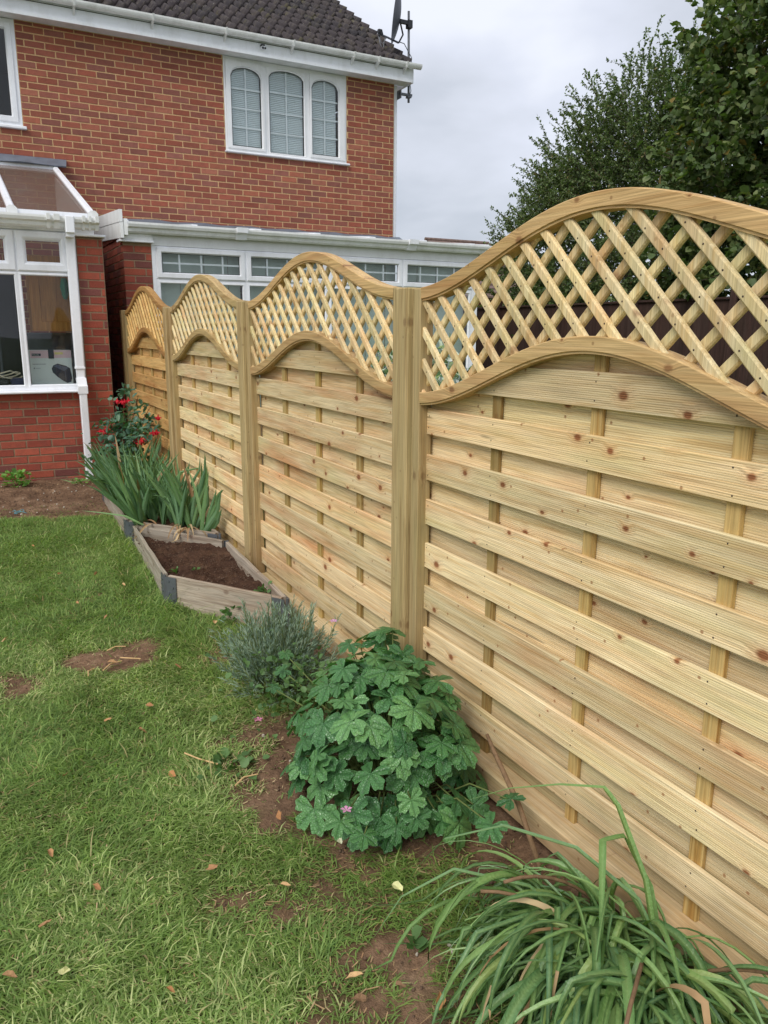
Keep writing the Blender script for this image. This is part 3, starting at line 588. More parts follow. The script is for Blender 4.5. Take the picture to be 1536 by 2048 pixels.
# ------------------------------------------------------------------ our conservatory (front wall at Y=5.65)
CY = 5.65
cons = thing('conservatory', 'white framed conservatory with bronze sheet roof and low brick wall', 'conservatory', (-1.8, CY, .14))
cops = [(-3.75, -.455, .985, 2.6)]
mb = MB(); sheet_with_openings(mb, -3.75, -.217, .02, 2.42, cops, CY, CY+.1); mb.box((-.32, CY+.1, .02), (-.217, HY-.01, 2.42))
mb.box((-3.75, CY+.1, .02), (-3.65, HY-.01, 2.42))
cwall = mb.build('wall', M['mortar2'], cons)
brickwork(cons, cwall, [((0, CY, 0), (1, 0, 0), -3.745, -.217, .01, 2.42, cops, .1125)], 'brick2', 300)
mb = MB()
mb.loft([[(x, CY+.06, 2.44), (x, HY-.03, 2.44), (x, HY-.03, 3.38), (x, CY+.06, 2.58)] for x in (-.31, -.285)]); mb.build('side_panel', M['upvc_dirty'], cons)
mb = MB(); mb.box((-.47, CY-.055, 2.425), (-.192, CY+.12, 2.447), .004); mb.build('pier_cap', M['upvc'], cons)
mb = MB(); mb.box((-.46, CY-.005, 2.449), (-.285, CY+.09, 2.50)); mb.build('pier_board', M['upvc_dirty'], cons)
mb = MB(); mb.box((-3.7, CY-.09, .982), (-.468, CY+.03, 1.008), .008); mb.build('sill', M['upvc'], cons)
mb = MB(); mb.box((-3.65, CY+.07, 1.0), (-.46, CY+.34, 1.045)); mb.build('window_board', M['upvc'], cons)
mb = MB(); mb.box((-3.7, CY-.01, 2.462), (-.462, CY+.07, 2.60)); mb.build('head_board', M['upvc_dirty'], cons)
mb = MB(); mb.box((-3.7, CY+.0, 1.009), (-.458, CY+.07, 1.03)); mb.box((-.51, CY+.001, 1.03), (-.458, CY+.07, 2.461)); mb.build('outer_frame', M['upvc'], cons)
UU = (-.511, -.982, -1.532, -2.082, -2.632, -3.182, -3.7)
for u1, u0 in zip(UU, UU[1:]):
    u0 += .001; mb = MB()
    ring(mb, u0, u1, 2.092, 2.46, [(0, CY+.06), (0, CY+.004), (.012, CY-.001), (.014, CY-.014), (.062, CY-.016), (.076, CY-.008), (.092, CY+.014), (.092, CY+.03)])
    wd = mb.build('top_window', M['upvc'], cons)
    pane(u0+.09, u1-.09, 2.18, 2.37, CY+.018).build('pane', M['glass_dark'], wd)
    mb = MB(); ring(mb, u0, u1, 1.03, 2.090, [(0, CY+.06), (0, CY+.002), (.022, CY-.002), (.030, CY+.012), (.030, CY+.03)])
    wd = mb.build('lower_window', M['upvc'], cons)
    pane(u0+.028, u1-.028, 1.056, 2.062, CY+.02).build('pane', M['glass_dark'], wd)
# roof
z_at = lambda y: 2.600+(y-5.55)*(3.44-2.600)/(8.2-5.55)
for i, x in enumerate((-.30, -.985, -1.67, -2.355, -3.04, -3.7)):
    mb = MB(); P0, P1 = (5.53, z_at(5.53)), (8.22, z_at(8.22)); w_ = .034
    mb.loft([[(x-w_, y, z-.02), (x+w_, y, z-.02), (x+w_, y, z+.022), (x+w_*.55, y, z+.042), (x-w_*.55, y, z+.042), (x-w_, y, z+.022)] for y, z in (P0, P1)])
    rf = mb.build('rafter', M['upvc'], cons)
    mb = MB(); mb.loft([[(x-.045, y, P0[1]-.03), (x+.045, y, P0[1]-.03), (x+.045, y, P0[1]+.03), (x+.02, y, P0[1]+.055), (x-.02, y, P0[1]+.055), (x-.045, y, P0[1]+.03)] for y in (5.515, 5.529)]); mb.build('end_cap', M['upvc_dirty'], rf)
xr = (-.30, -.985, -1.67, -2.355, -3.04, -3.7)
for a, b_ in zip(xr[1:], xr):
    mb = MB(); mb.loft([[(a+.03, y, z_at(y)-.004), (b_-.03, y, z_at(y)-.004), (b_-.03, y, z_at(y)+.012), (a+.03, y, z_at(y)+.012)] for y in (5.56, 8.13)]); mb.build('roof_sheet', M['poly'], cons)
    mb = MB(); mb.box((a+.046, 5.535, 2.585), (b_-.046, 5.562, 2.622)); mb.build('sheet_trim', M['upvc'], cons)
mb = MB(); mb.box((-3.7, 8.155, 3.40), (-.275, 8.26, 3.475)); mb.build('ridge_bar', M['upvc'], cons)
mb = MB(); mb.loft([[(x, 8.345, 3.585), (x, 8.335, 3.59), (x-.03*(x > -1), 8.12+.02*math.sin(k*1.9), 3.478+.006*math.sin(k*2.7)), (x-.03*(x > -1), 8.13+.02*math.sin(k*1.9), 3.466)] for k, x in enumerate(np.linspace(-3.7, -.15, 15))]); mb.build('flashing', M['lead'], cons)
gt = gutter(cons, -3.7, -.262, 5.515, 2.572, M['upvc_dirty'], ogee=True)
for x, w_ in ((-.70, .03), (-.63, .05), (-.40, .025), (-.345, .02), (-.285, .03)):
    mb = MB(); mb.loft([[(xx, 5.51+a, 2.578+b_) for a, b_ in ((0, 0), (0, -.112), (-.045, -.112), (-.066, -.06), (-.108, -.045), (-.113, .006))] for xx in (x-w_/2, x+w_/2)]); mb.build('gutter_clip', M['upvc_dirty'], gt)
dp = MB(); dp.box((-.562, 5.40, 2.43), (-.482, 5.47+.035, 2.575), .008); dp.box((-.553, 5.565, 1.215), (-.473, CY-.012, 2.428), .006); dp.box((-.556, 5.43, 2.40), (-.488, 5.60, 2.43))
pipe = dp.build('downpipe', M['upvc'], cons)
mb = MB(); mb.box((-.558, 5.56, 1.205), (-.468, CY-.008, 1.225), .003); mb.box((-.548, 5.57, 1.04), (-.478, CY-.014, 1.204)); mb.build('pipe_joint', M['upvc'], pipe)
mb = MB(); mb.loft([[(x, y, z) for x, y, z in ((-.556, a, b_), (-.470, a, b_), (-.470, a+.075, b_), (-.556, a+.075, b_))] for a, b_ in ((5.55, 1.12), (5.52, 1.06), (5.478, 1.045), (5.478, .975))]); mb.build('pipe_offset', M['upvc'], pipe)
mb = MB(); mb.box((-.547, 5.484, .10), (-.479, 5.549, 1.0), .006); mb.build('lower_pipe', M['upvc'], pipe)
mb = MB(); mb.box((-3.7, CY+.1, .0), (-.32, HY-.01, .12)); mb.build('floor', M['roomdark'], cons)
# things inside
cu = thing('wall_cupboard', 'oak panelled cupboard hanging behind the conservatory glass', 'cupboard', (-.6, 6.1, 1.56))
mb = MB(); mb.box((-.87, 6.022, 1.56), (-.335, 6.3, 2.27)); mb.build('carcass', M['oak'], cu)
mb = MB(); ring(mb, -.868, -.338, 1.562, 2.265, [(0, 6.02), (0, 5.996), (.085, 5.996), (.092, 6.006), (.092, 6.014)]); mb.box((-.785, 6.008, 1.645), (-.415, 6.019, 2.19)); mb.box((-.775, 5.998, 1.80), (-.43, 6.0055, 1.84)); mb.build('door', M['oak'], cu)
fz = thing('grey_cabinet', 'dark grey cabinet standing under the oak cupboard inside', 'cabinet', (-.62, 6.6, .12)); mb = MB(); mb.box((-.90, 6.40, .12), (-.325, 7.0, 1.54), .02); mb.build('body', M['dgrey'], fz); mb = MB(); mb.box((-.89, 6.385, .85), (-.335, 6.398, 1.52)); mb.build('door', M['dgrey'], fz)
ct = thing('carton', 'white and pink carton with a printed black machine, on the inner windowsill', 'box', (-.77, 5.85, 1.045))
mb = MB(); mb.box((-.935, 5.755, 1.046), (-.565, 5.97, 1.378)); mb.build('box', M['card'], ct)
mb = MB(); mb.box((-.934, 5.7535, 1.305), (-.566, 5.7548, 1.377)); mb.build('pink_band', M['pink'], ct)
mb = MB(); mb.box((-.918, 5.7515, 1.325), (-.838, 5.7530, 1.348)); lg = mb.build('logo', M['ink'], ct)
tc = bpy.data.curves.new('logo_text', 'FONT'); tc.body = 'Fellowes'; tc.size = .0165; tc.extrude = .0003; tc.materials.append(M['card']); tob = bpy.data.objects.new('t', tc); C.objects.link(tob); bpy.context.view_layer.update(); tme_ = bpy.data.meshes.new_from_object(tob.evaluated_get(bpy.context.evaluated_depsgraph_get())); bpy.data.objects.remove(tob); to = link('logo_text', tme_, lg); to.location = Vector((-.913, 5.7508, 1.331))-ROOT[lg.name]; to.rotation_euler = (pi/2, 0, 0)
mb = MB(); P = [(-.752, 1.205), (-.735, 1.235), (-.695, 1.252), (-.62, 1.228), (-.585, 1.205), (-.572, 1.11), (-.585, 1.075), (-.62, 1.066), (-.655, 1.085), (-.705, 1.125), (-.745, 1.168)]
mb.add([(x, 5.7535, z) for x, z in P]+[(x, 5.7549, z) for x, z in P], [tuple(range(10, -1, -1))[::-1]]+[(k, 11+k, 11+(k+1) % 11, (k+1) % 11) for k in range(11)]); mb.build('printed_machine', M['ink'], ct)
mb = MB(); Q = [(-.735, 1.228), (-.695, 1.243), (-.60, 1.210), (-.64, 1.178)]; mb.add([(x, 5.7525, z) for x, z in Q]+[(x, 5.7534, z) for x, z in Q], [(3, 2, 1, 0), (0, 4, 5, 1), (1, 5, 6, 2), (2, 6, 7, 3), (3, 7, 4, 0)])
mb.box((-.632, 5.7525, 1.085), (-.628, 5.7534, 1.175)); mb.build('printed_highlight', M['ink2'], ct)
mb = MB(); mb.box((-.918, 5.7535, 1.246), (-.80, 5.7545, 1.250)); mb.box((-.91, 5.7535, 1.205), (-.90, 5.7545, 1.215)); mb.box((-.89, 5.7535, 1.208), (-.85, 5.7545, 1.211)); mb.build('printed_lines', M['ink2'], ct)
mb = MB(); mb.box((-.772, 5.7505, 1.30), (-.722, 5.7512, 1.392)); mb.build('tape', M['ink'], ct); mb = MB(); mb.box((-.715, 5.7505, 1.338), (-.64, 5.7512, 1.36)); mb.build('label_strip', M['tape'], ct)
co = thing('cord_coil', 'loose pale cord coiled on the inner windowsill', 'cord', (-1.2, 5.82, 1.12)); mb = MB(); mb.smooth = True
for q in range(4):
    mb.tube([(-1.32+.30*t+.02*math.sin(9*t+q), 5.80+.03*math.cos(7*t+2*q), 1.135+.022*math.sin(6.2*t+q*1.3)+.01*q) for t in np.linspace(0, 1, 16)], .007, 6)
mb.build('cord', M['rope'], co)
mb = MB(); mb.box((-1.12, 5.76, 1.046), (-.945, 5.98, 1.118), .02); tag(mb.build('navy_case', M['navy']), 'small navy case on the sill beside the carton', 'case')
mb = MB(); mb.box((-1.34, 5.77, 1.046), (-1.14, 5.95, 1.105), .02); tag(mb.build('dark_toolbox', M['black']), 'black toolbox under the pale cord on the sill', 'toolbox')
mb = MB(); mb.loft([[(-.56+a*s, 5.9+b_*s, z) for a, b_ in ((-.04, 0), (0, -.03), (.045, 0), (0, .03))] for s, z in ((.6, 2.06), (1, 1.98), (.7, 1.9), (.35, 1.86))]); tag(mb.build('hanging_cloth', M['green_item']), 'green cloth hanging at the edge of the conservatory window', 'cloth')
wr = thing('dark_backing', 'tall dark wardrobe added deep inside to darken the left conservatory pane', 'backing', (-1.5, 7.2, .12)); mb = MB(); mb.box((-2.2, 7.0, .12), (-.93, 7.5, 2.2), .01); mb.build('carcass', M['roomdark'], wr)  # dark box added to keep the view behind the left pane dark
for a in (-2.19, -1.56): mb = MB(); mb.box((a, 6.975, .16), (a+.615, 6.998, 2.16), .005); mb.build('door', M['black'], wr)  # black fronts of the added dark box
ch = thing('folding_chair', 'dark folded chair leaning inside the left conservatory window', 'chair', (-1.3, 6.3, .12)); mb = MB()
for q in (-1.38, -1.16): mb.tube([(q, 6.25, .13), (q, 6.4, 1.5)], .014, 8)
for z in (.6, 1.0, 1.45): mb.tube([(-1.38, 6.25+.15*(z-.13)/1.37, z), (-1.16, 6.25+.15*(z-.13)/1.37, z)], .012, 8)
mb.build('frame', M['dgrey'], ch); mb = MB(); mb.box((-1.37, 6.37, 1.1), (-1.17, 6.39, 1.42)); mb.build('backrest', M['black'], ch)

# ------------------------------------------------------------------ neighbour's glazed lean-to (front at Y=6.1)
NY = 6.10
lt = thing('glazed_lean_to', "neighbour's white glazed lean-to with a brick pier, behind the fence", 'conservatory', (2.3, NY, .15))
nops = [(.335, 4.42, .62, 3.0)]
mb = MB(); sheet_with_openings(mb, .052, 4.42, .02, 2.445, nops, NY, NY+.1); mb.box((.052, NY+.1, .02), (.15, HY-.01, 2.445)); nw = mb.build('wall', M['mortar2'], lt)
brickwork(lt, nw, [((0, NY, 0), (1, 0, 0), .045, .335, .02, 2.44, [], .1125), ((.052, 0, 0), (0, -1, 0), -HY+.01, -NY, .02, 2.62, [], .1125)], 'brick2', 220,
          hide=lambda c, q: q[1] > 640)
mb = MB(); mb.box((.01, NY-.06, 2.446), (.352, NY+.1, 2.470), .004); mb.build('pier_cap', M['upvc'], lt)
mb = MB()
for (za, zb, t_) in ((0.0, .148, 0), (.152, .27, .004)):
    mb.loft([[(.02-t_, y, z+za), (.05-t_, y, z+za), (.05-t_, y, z+zb), (.02-t_, y, z+zb)] for y, z in ((5.985, 2.475), (8.3, 2.62))])
mb.build('barge_board', M['upvc_dirty'], lt)
mb = MB(); mb.box((.055, 6.05, 2.472), (.345, NY-.006, 2.505)); mb.box((.092, 6.05, 2.506), (.335, NY-.006, 2.625)); mb.box((.055, 5.985, 2.506), (.091, NY+.05, 2.66)); mb.build('eaves_end', M['upvc_dirty'], lt)
gutter(lt, .092, 4.56, 6.045, 2.632, M['upvc_dirty'], ogee=True)
for x in (1.27, 3.38):
    mb = MB(); mb.loft([[(xx, 6.04+a, 2.637+b_) for a, b_ in ((0, 0), (0, -.112), (-.045, -.112), (-.066, -.06), (-.108, -.045), (-.113, .006))] for xx in (x-.06, x+.06)]); mb.build('gutter_clip', M['upvc'], lt)
mb = MB(); mb.box((.336, NY-.005, 2.43), (4.42, NY+.07, 2.62)); mb.build('head_board', M['upvc_cream'], lt)
for a, b_ in ((.336, .372), (4.335, 4.42)): mb = MB(); mb.box((a, NY+.0, .62), (b_, NY+.07, 2.429)); mb.build('corner_post', M['upvc'], lt)
us = (.373, 1.345, 2.335, 3.32, 4.334)
for a, b_ in zip(us, us[1:]):
    mb = MB(); ring(mb, a, b_, 2.098, 2.428, [(0, NY+.06), (0, NY+.004), (.014, NY-.002), (.016, NY-.014), (.056, NY-.016), (.068, NY+.012), (.068, NY+.03)]); tw = mb.build('top_window', M['upvc'], lt)
    mb = MB(); ring(mb, a+.067, b_-.067, 2.165, 2.361, [(0, NY+.0125), (.006, NY+.013)]); mb.build('gasket', M['seal'], tw)
    pane(a+.064, b_-.064, 2.162, 2.364, NY+.018).build('pane', M['glass'], tw)
    mb = MB(); g0, g1 = a+.068, b_-.068; mb.box((g0, NY+.027, 2.254), (g1, NY+.032, 2.272))
    for k in (1, 2, 3): u = g0+(g1-g0)*(.22, .5, .78)[k-1]; mb.box((u-.009, NY+.0265, 2.166), (u+.009, NY+.0325, 2.36))
    mb.build('glazing_bar', M['upvc'], tw)
    mb = MB(); ring(mb, a, b_, .62, 2.096, [(0, NY+.06), (0, NY+.002), (.034, NY-.002), (.042, NY+.012), (.042, NY+.03)]); dw = mb.build('lower_window', M['upvc'], lt)
    pane(a+.04, b_-.04, .66, 2.058, NY+.02).build('pane', M['glass'], dw)
    mb = MB(); n_ = 7
    for k in range(n_):
        q0 = a+.02+(b_-a-.04)*k/n_; mb.box((q0, NY+.16+.012*(k % 2), .64), (q0+(b_-a-.04)/n_-.002, NY+.165+.012*(k % 2), 2.40))
    mb.build('vertical_blind', M['vblind'], dw)
zr = lambda y: 2.640+(y-6.05)*(2.885-2.640)/(HY-6.05)
mb = MB(); mb.loft([[(x, 6.04, zr(6.04)-.03), (x, HY-.005, zr(HY)-.03), (x, HY-.005, zr(HY)-.008), (x, 6.04, zr(6.04)-.008)] for x in (.06, 4.5)]); mb.build('roof', M['lead'], lt)
for x in (.08, .78, 1.48, 2.18, 2.88, 3.58, 4.28, 4.5):
    mb = MB(); mb.loft([[(x-.03, y, zr(y)-.007), (x+.03, y, zr(y)-.007), (x+.03, y, zr(y)+.016), (x-.03, y, zr(y)+.016)] for y in (6.03, HY-.02)]); mb.build('rafter', M['upvc'], lt)
for a, b_ in ((.78, 1.48), (1.48, 2.18), (2.18, 2.88)):
    mb = MB(); mb.add([(a+.03, 6.06, zr(6.06)+.004), (b_-.03, 6.06, zr(6.06)+.004), (b_-.03, 7.3, zr(7.3)+.006), (a+.03, 6.5, zr(6.5)+.004), (b_-.03, 7.3, zr(7.3)+.012), (a+.03, 6.5, zr(6.5)+.009)], [(0, 1, 2, 3), (3, 2, 4, 5)]); mb.build('roof_sheet', M['upvc'], lt)
mb = MB(); mb.loft([[(x, HY-.006, 2.965+.01*math.sin(k*2.1)), (x, HY-.012, 2.965+.01*math.sin(k*2.1)), (x, HY-.2, zr(HY-.2)+.02), (x, HY-.2, zr(HY-.2)+.014)] for k, x in enumerate(np.linspace(.05, 4.5, 22))]); mb.build('flashing', M['lead'], lt)

# ------------------------------------------------------------------ the new fence: panels and posts
HL = .915; SI = .862                                           # half panel length, inner edge of the stiles
up = lambda y: 1.723+.197*(1+math.cos(pi*y/HL))/2               # top line of the upper wave
lo = lambda y: 1.356+.208*(1+math.cos(pi*y/HL))/2               # top line of the lower wave
RT = .046
def rail_mesh(f):
    mb = MB(); secs = []; n = 56
    for k in range(n+1):
        y = -SI+2*SI*k/n; s = (f(y+.001)-f(y-.001))/.002; nl = Vector((0, -s, 1)).normalized()
        prof = [(-.036, -.003), (-.033, 0), (.017, 0), (.02, -.003), (.02, -RT), (-.031, -RT), (-.031, -.040), (-.036, -.038)]
        secs.append([(x, y+nl.y*d, f(y)+nl.z*d) for x, d in prof])
    mb.loft(secs); return mb
def slat_mesh(z0, z1, xf, th, clip=None, ribs=17, sd=0):
    r = random.Random(sd); mb = MB(); H = z1-z0; p = H/ribs; rows = [(xf+.0035, z0), (xf, z0+.002)]
    for k in range(ribs):
        a = z0+p*k+.002*(k == 0)
        if k: rows += [(xf, a)]
        rows += [(xf-.0001, a+p*.56), (xf+.0026, a+p*.68), (xf+.0026, a+p*.88)]
    dep = r.uniform(.22, .66)*.0026; rows = [(x if x < xf+.002 or i < 2 else xf+dep, z) for i, (x, z) in enumerate(rows)]
    rows = rows[:-2]; rows += [(xf, z1-.0022), (xf+.0035, z1), (xf+th, z1), (xf+th, z0)]
    if clip:
        ok = [y for y in np.linspace(-.885, .885, 200) if clip(y) > z0+.004]; ya, yb = min(ok), max(ok); ysec = np.linspace(ya, yb, 49)
    else: ysec = [-.885, -.30, .3, .885]
    b0 = [r.uniform(-.0012, .0012) for _ in range(4)]
    secs = []
    for y in ysec:
        t = (y+.885)/1.77; dz = b0[0]*math.sin(pi*t)*1.5+b0[1]*t; c = clip(y) if clip else 9
        secs.append([(x+b0[2]*math.sin(pi*t), y, min(z+dz, max(c, z0+.001))) for x, z in rows])
    mb.loft(secs); return mb
def bar_mesh(y0, sgn, x0, x1, w=.0275, ang=math.radians(43.5)):
    c, s = math.cos(ang), math.sin(ang); d = Vector((0, sgn*c, s)); zc = 1.62
    ts = [t for t in np.linspace(-.8, .8, 1601) if abs(y0+d.y*t) < .885 and lo(y0+d.y*t)-.03 < zc+d.z*t < up(y0+d.y*t)-.018]
    if not ts: return []
    runs = []; st = ts[0]; pv = ts[0]
    for t in ts[1:]+[9]:
        if t-pv > .0015:
            if pv-st > .03: runs.append((st, pv))
            st = t
        pv = t
    out = []; nrm = Vector((0, -d.z, d.y)); c_ = .004
    for a, b_ in runs:
        mb = MB(); h = w/2
        prof = [(-h+c_, x0), (h-c_, x0), (h, x0+c_), (h, x1-.001), (-h, x1-.001), (-h, x0+c_)]
        mb.loft([[tuple(Vector((x, y0, zc))+d*t+nrm*q) for q, x in prof] for t in (a, b_)]); out.append(mb)
    return out
PLAB = ['nearest fence panel, cut by the picture edge beside the strap leaves', 'fence panel with wavy trellis top between the second and nearest posts', 'fence panel with wavy trellis behind the iris clump, third from the near end', 'ochre fence panel farthest away, next to the brick pier and fuchsia']
pan = thing('trellis_fence', PLAB[0], 'fence', (0, -.915, 0), 'wavy trellis-topped fence panels'); OFF = Vector()
def pb(mb, name, mat, parent=None): return mb.build(name, M[mat], parent or pan, off=OFF)
pb(rail_mesh(up), 'top_rail', 'rail'); pb(rail_mesh(lo), 'lower_rail', 'rail')
for s in (-1, 1):
    mb = MB(); a, b_ = sorted((s*SI, s*HL)); mb.box((-.037, a, .10), (.02, b_, 1.722), .004); pb(mb, 'stile', 'post')
for y in (-.4575, 0, .4575): mb = MB(); mb.box((.0145, y-.021, .112), (.0305, y+.021, lo(y)-.02), .002); pb(mb, 'batten', 'batten')
mb = MB(); mb.box((-.048, -HL+.001, .02), (.06, HL-.001, .112), .005); pb(mb, 'bottom_rail', 'slat')
mid = lambda y: lo(y)-.022
for k in range(8):
    zt = 1.47-.1707*k; pb(slat_mesh(zt-.0967, zt, 0.0, .014, mid if k == 0 else None, sd=k), 'slat', 'slat')
for k in range(-1, 8):
    zt = 1.47-.1707*k-.0967+.013; zb = max(zt-.103, .113); pb(slat_mesh(zb, zt, .031, .014, mid if k <= 0 else None, sd=20+k), 'slat', 'slat')
n_b = 0
for k in range(-12, 13):
    for mb in bar_mesh(k*.117-.022, 1, -.026, -.012): pb(mb, 'lattice_bar', 'lath')
    for mb in bar_mesh(k*.117+.042, -1, -.006, .008): pb(mb, 'lattice_bar', 'lath')
mb = MB()
def nail(y, z, x):
    mb.add([(x, y+.0026*math.cos(q*pi/3), z+.0026*math.sin(q*pi/3)) for q in range(6)]+[(x-.0012, y, z)], [(q, (q+1) % 6, 6) for q in range(6)])
for k in range(8):
    for y in (-.4575, 0, .4575, -.85, .85):
        for dz in (.022, .075):
            z = 1.47-.1707*k-dz+random.uniform(-.006, .006); yy = y+random.uniform(-.008, .008)
            if z < lo(yy)-.06: nail(yy, z, -.0006)
for k in range(-12, 13):
    for j in range(-12, 13):
        y1, y2 = k*.117-.022, j*.117+.042; t = (y2-y1)/2; y, z = y1+t, 1.62+t*math.tan(math.radians(43.5))
        if abs(y) < .84 and lo(y)+.01 < z < up(y)-.06: nail(y+random.uniform(-.003, .003), z+random.uniform(-.004, .004), -.0266)
tag(pb(mb, 'nails', 'nail'), kind='stuff')
pans = [pan]
for i in (1, 2, 3):
    c = copy_tree(pan); c.location = (0, -.915+1.93*i, (0, .010, .022, .034)[i]); c['label'] = PLAB[i]; ROOT[c.name] = Vector(c.location); pans.append(c)
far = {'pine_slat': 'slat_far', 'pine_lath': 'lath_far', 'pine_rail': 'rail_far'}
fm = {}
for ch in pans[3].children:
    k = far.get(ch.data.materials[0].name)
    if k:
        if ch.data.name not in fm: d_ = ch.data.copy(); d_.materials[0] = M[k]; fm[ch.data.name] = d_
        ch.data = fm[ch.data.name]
POL = ['broad near fence post rising behind the geranium', 'fence post standing at the raised bed corner, second in line', 'fence post behind the iris leaves, third in line', 'far end fence post beside the dark gap and brick pier']
mb = MB(); mb.box((-.06, .001, -.25), (.04, .099, 1.727), .007); p0 = mb.build('fence_post', M['post']); tag(p0, POL[0], 'fence post', 'fence posts in a row')
for i in (1, 2, 3):
    c = p0.copy(); C.objects.link(c); c.location = (.0, 1.93*i, (0, .012, .024, .038)[i]); c['label'] = POL[i]
# slim cane leaning on the foot of the fence
mb = MB(); mb.smooth = True; mb.tube([(-.16, -1.0, .06), (-.12, -.84, .16), (-.085, -.66, .235), (-.075, -.60, .27)], [.008, .009, .008, .006], 8); tag(mb.build('garden_cane', M['stick']), 'thin brown cane leaning on the fence foot by the geranium', 'cane')

# ------------------------------------------------------------------ raised beds
def bed(name, label, corners, zt, zb, soilz):
    A = [Vector((*c, 0)) for c in corners]; cx = sum(A, Vector())/len(A); b = thing(name, label, 'raised bed', (cx.x, cx.y, zb), 'raised beds of weathered boards')
    for i in range(len(A)):
        P, Q = A[i], A[(i+1) % len(A)]; d = (Q-P).normalized(); n = Vector((d.y, -d.x, 0)); L = (Q-P).length; L2 = L-.05; m_ = (P+Q)/2; tl = random.uniform(-.006, .006)
        mb = MB(); ns = 8; secs = []
        for k in range(ns+1):
            t = -L2/2+L2*k/ns; wv = .0025*math.sin(k*2.1+i)
            secs.append([(t, -.011+wv, zb-.03), (t, -.011+wv, zt-.002), (t, -.008+wv, zt+.001*math.sin(k*3.7+i)), (t, .008+wv, zt+.001*math.sin(k*3.1)), (t, .011+wv, zt-.003), (t, .011+wv, zb-.03)])
        mb.loft(secs); me = bpy.data.meshes.new('board'); me.from_pydata(mb.v, [], mb.f); me.materials.append(M['bedwood']); me.update()
        o = inst('board', me, b, (m_.x, m_.y, 0), Matrix.Rotation(math.atan2(d.y, d.x), 3, 'Z') @ Matrix.Rotation(tl, 3, 'X'))
        # folded steel hinge at the corner P
        e = (A[i-1]-P).normalized(); out = -(d+e).normalized(); mb = MB()
        for q in (d, e):
            nn = Vector((q.y, -q.x, 0)); nn = nn if nn.dot(out) > 0 else -nn; c0 = P+nn*.013
            mb.loft([[(v.x, v.y, z) for v in (c0+q*.004, c0+q*.085, c0+q*.085+nn*.003, c0+q*.004+nn*.003)] for z in (zb-.02, zt-.006)])
            for h_ in range(5):
                z_ = zb+.015+h_*(zt-zb-.03)/4.4; mb.tube([c0+q*(.03+.03*(h_ % 2))+Vector((0, 0, z_)), c0+q*(.03+.03*(h_ % 2))+nn*.007+Vector((0, 0, z_))], .008, 8)
        mb.tube([P+out*.010+Vector((0, 0, zb-.02)), P+out*.010+Vector((0, 0, zt))], .010, 8); mb.build('hinge', M['steel'], b)
    return b
bA = bed('raised_bed', 'low weathered board bed of bare soil, nearer of the two', [(-.60, 1.78), (-.135, 1.10), (-.085, 2.34), (-.545, 3.05)], .225, .04, .16)
bB = bed('raised_bed', 'farther weathered board bed filled with iris leaves', [(-.565, 3.17), (-.085, 2.50), (-.085, 3.86), (-.53, 4.50)], .238, .06, .18)
def bedsoil(corners, z, label):
    A = np.array(corners); n = 44; u, v = np.meshgrid(np.linspace(.012, .988, n), np.linspace(.012, .988, n))
    P = (A[0]*((1-u)*(1-v))[..., None]+A[1]*(u*(1-v))[..., None]+A[2]*(u*v)[..., None]+A[3]*((1-u)*v)[..., None])
    zz = z+.05*(vnoise(P[..., 0], P[..., 1], 7, 8)-.5)+.03*(vnoise(P[..., 0], P[..., 1], 22, 9)-.5)+.018*(vnoise(P[..., 0], P[..., 1], 55, 10)-.5)
    V = np.dstack([P, zz]).reshape(-1, 3); I = (np.arange(n-1)[:, None]*n+np.arange(n-1)[None]).ravel()
    return tag(npmesh('bed_soil', V, np.stack([I, I+1, I+n+1, I+n], 1), M['soil']), label, 'soil', kind='stuff')
bedsoil([(-.60, 1.78), (-.135, 1.10), (-.085, 2.34), (-.545, 3.05)], .165, 'bare crumbly dark soil in the nearer raised bed'); bedsoil([(-.565, 3.17), (-.085, 2.50), (-.085, 3.86), (-.53, 4.50)], .20, 'dark soil under the iris leaves in the farther bed')

# ------------------------------------------------------------------ dark fence and far house beyond the neighbour's garden
df = thing('dark_garden_fence', 'dark brown upright board fence across the neighbouring garden', 'fence', (8, 7.5, .0))
y = 1.4; k = 0
while y < 14.2:
    mb = MB(); mb.loft([[(8+.0, yy, 0), (8.018 if q else 8.008, yy, 0), (8.018 if q else 8.008, yy, 2.04), (8, yy, 2.04)] for q, yy in ((0, y), (1, y+.147))])
    mb.build('board', M['darkwood'], df); y += .145; k += 1
for q in range(8): mb = MB(); mb.box((7.94, 1.35+q*1.83, 0), (8.04, 1.45+q*1.83, 2.17), .006); mb.build('post', M['darkwood'], df)
for q in range(7): mb = MB(); mb.box((7.965, 1.452+q*1.83, 2.042), (8.04, 3.178+q*1.83, 2.075), .004); mb.build('capping', M['darkwood'], df); mb = MB(); mb.box((7.97, 1.452+q*1.83, .5), (7.998, 3.178+q*1.83, .57)); mb.build('arris_rail', M['darkwood'], df)
fh = thing('distant_house', 'low distant house with brown tiled roof beside the trees', 'house', (14, 20, 0)); YH = -2.0
mb = MB(); mb.box((11.95, 18.0, 0), (16.4, 22, 2.6)); mb.build('wall', M['brick2'], fh)
mb = MB(); n_ = 14
for k in range(n_):
    a, b_ = k/n_, (k+1)/n_; ya, yb = 17.7+2.3*a, 17.7+2.3*b_+.05; za, zb = 2.6+1.86*a, 2.6+1.86*b_
    x0a, x0b = 11.9, 11.9; x1a, x1b = 16.6-2.3*a, 16.6-2.3*b_
    mb.cur = .05+.9*((k*.37) % 1); mb.add([(x0a, ya, za+.05), (x1a, ya, za+.05), (x1b, yb, zb+.02), (x0b, yb, zb+.02), (x0a, ya, za), (x1a, ya, za)], [(0, 1, 2, 3), (4, 5, 1, 0)])
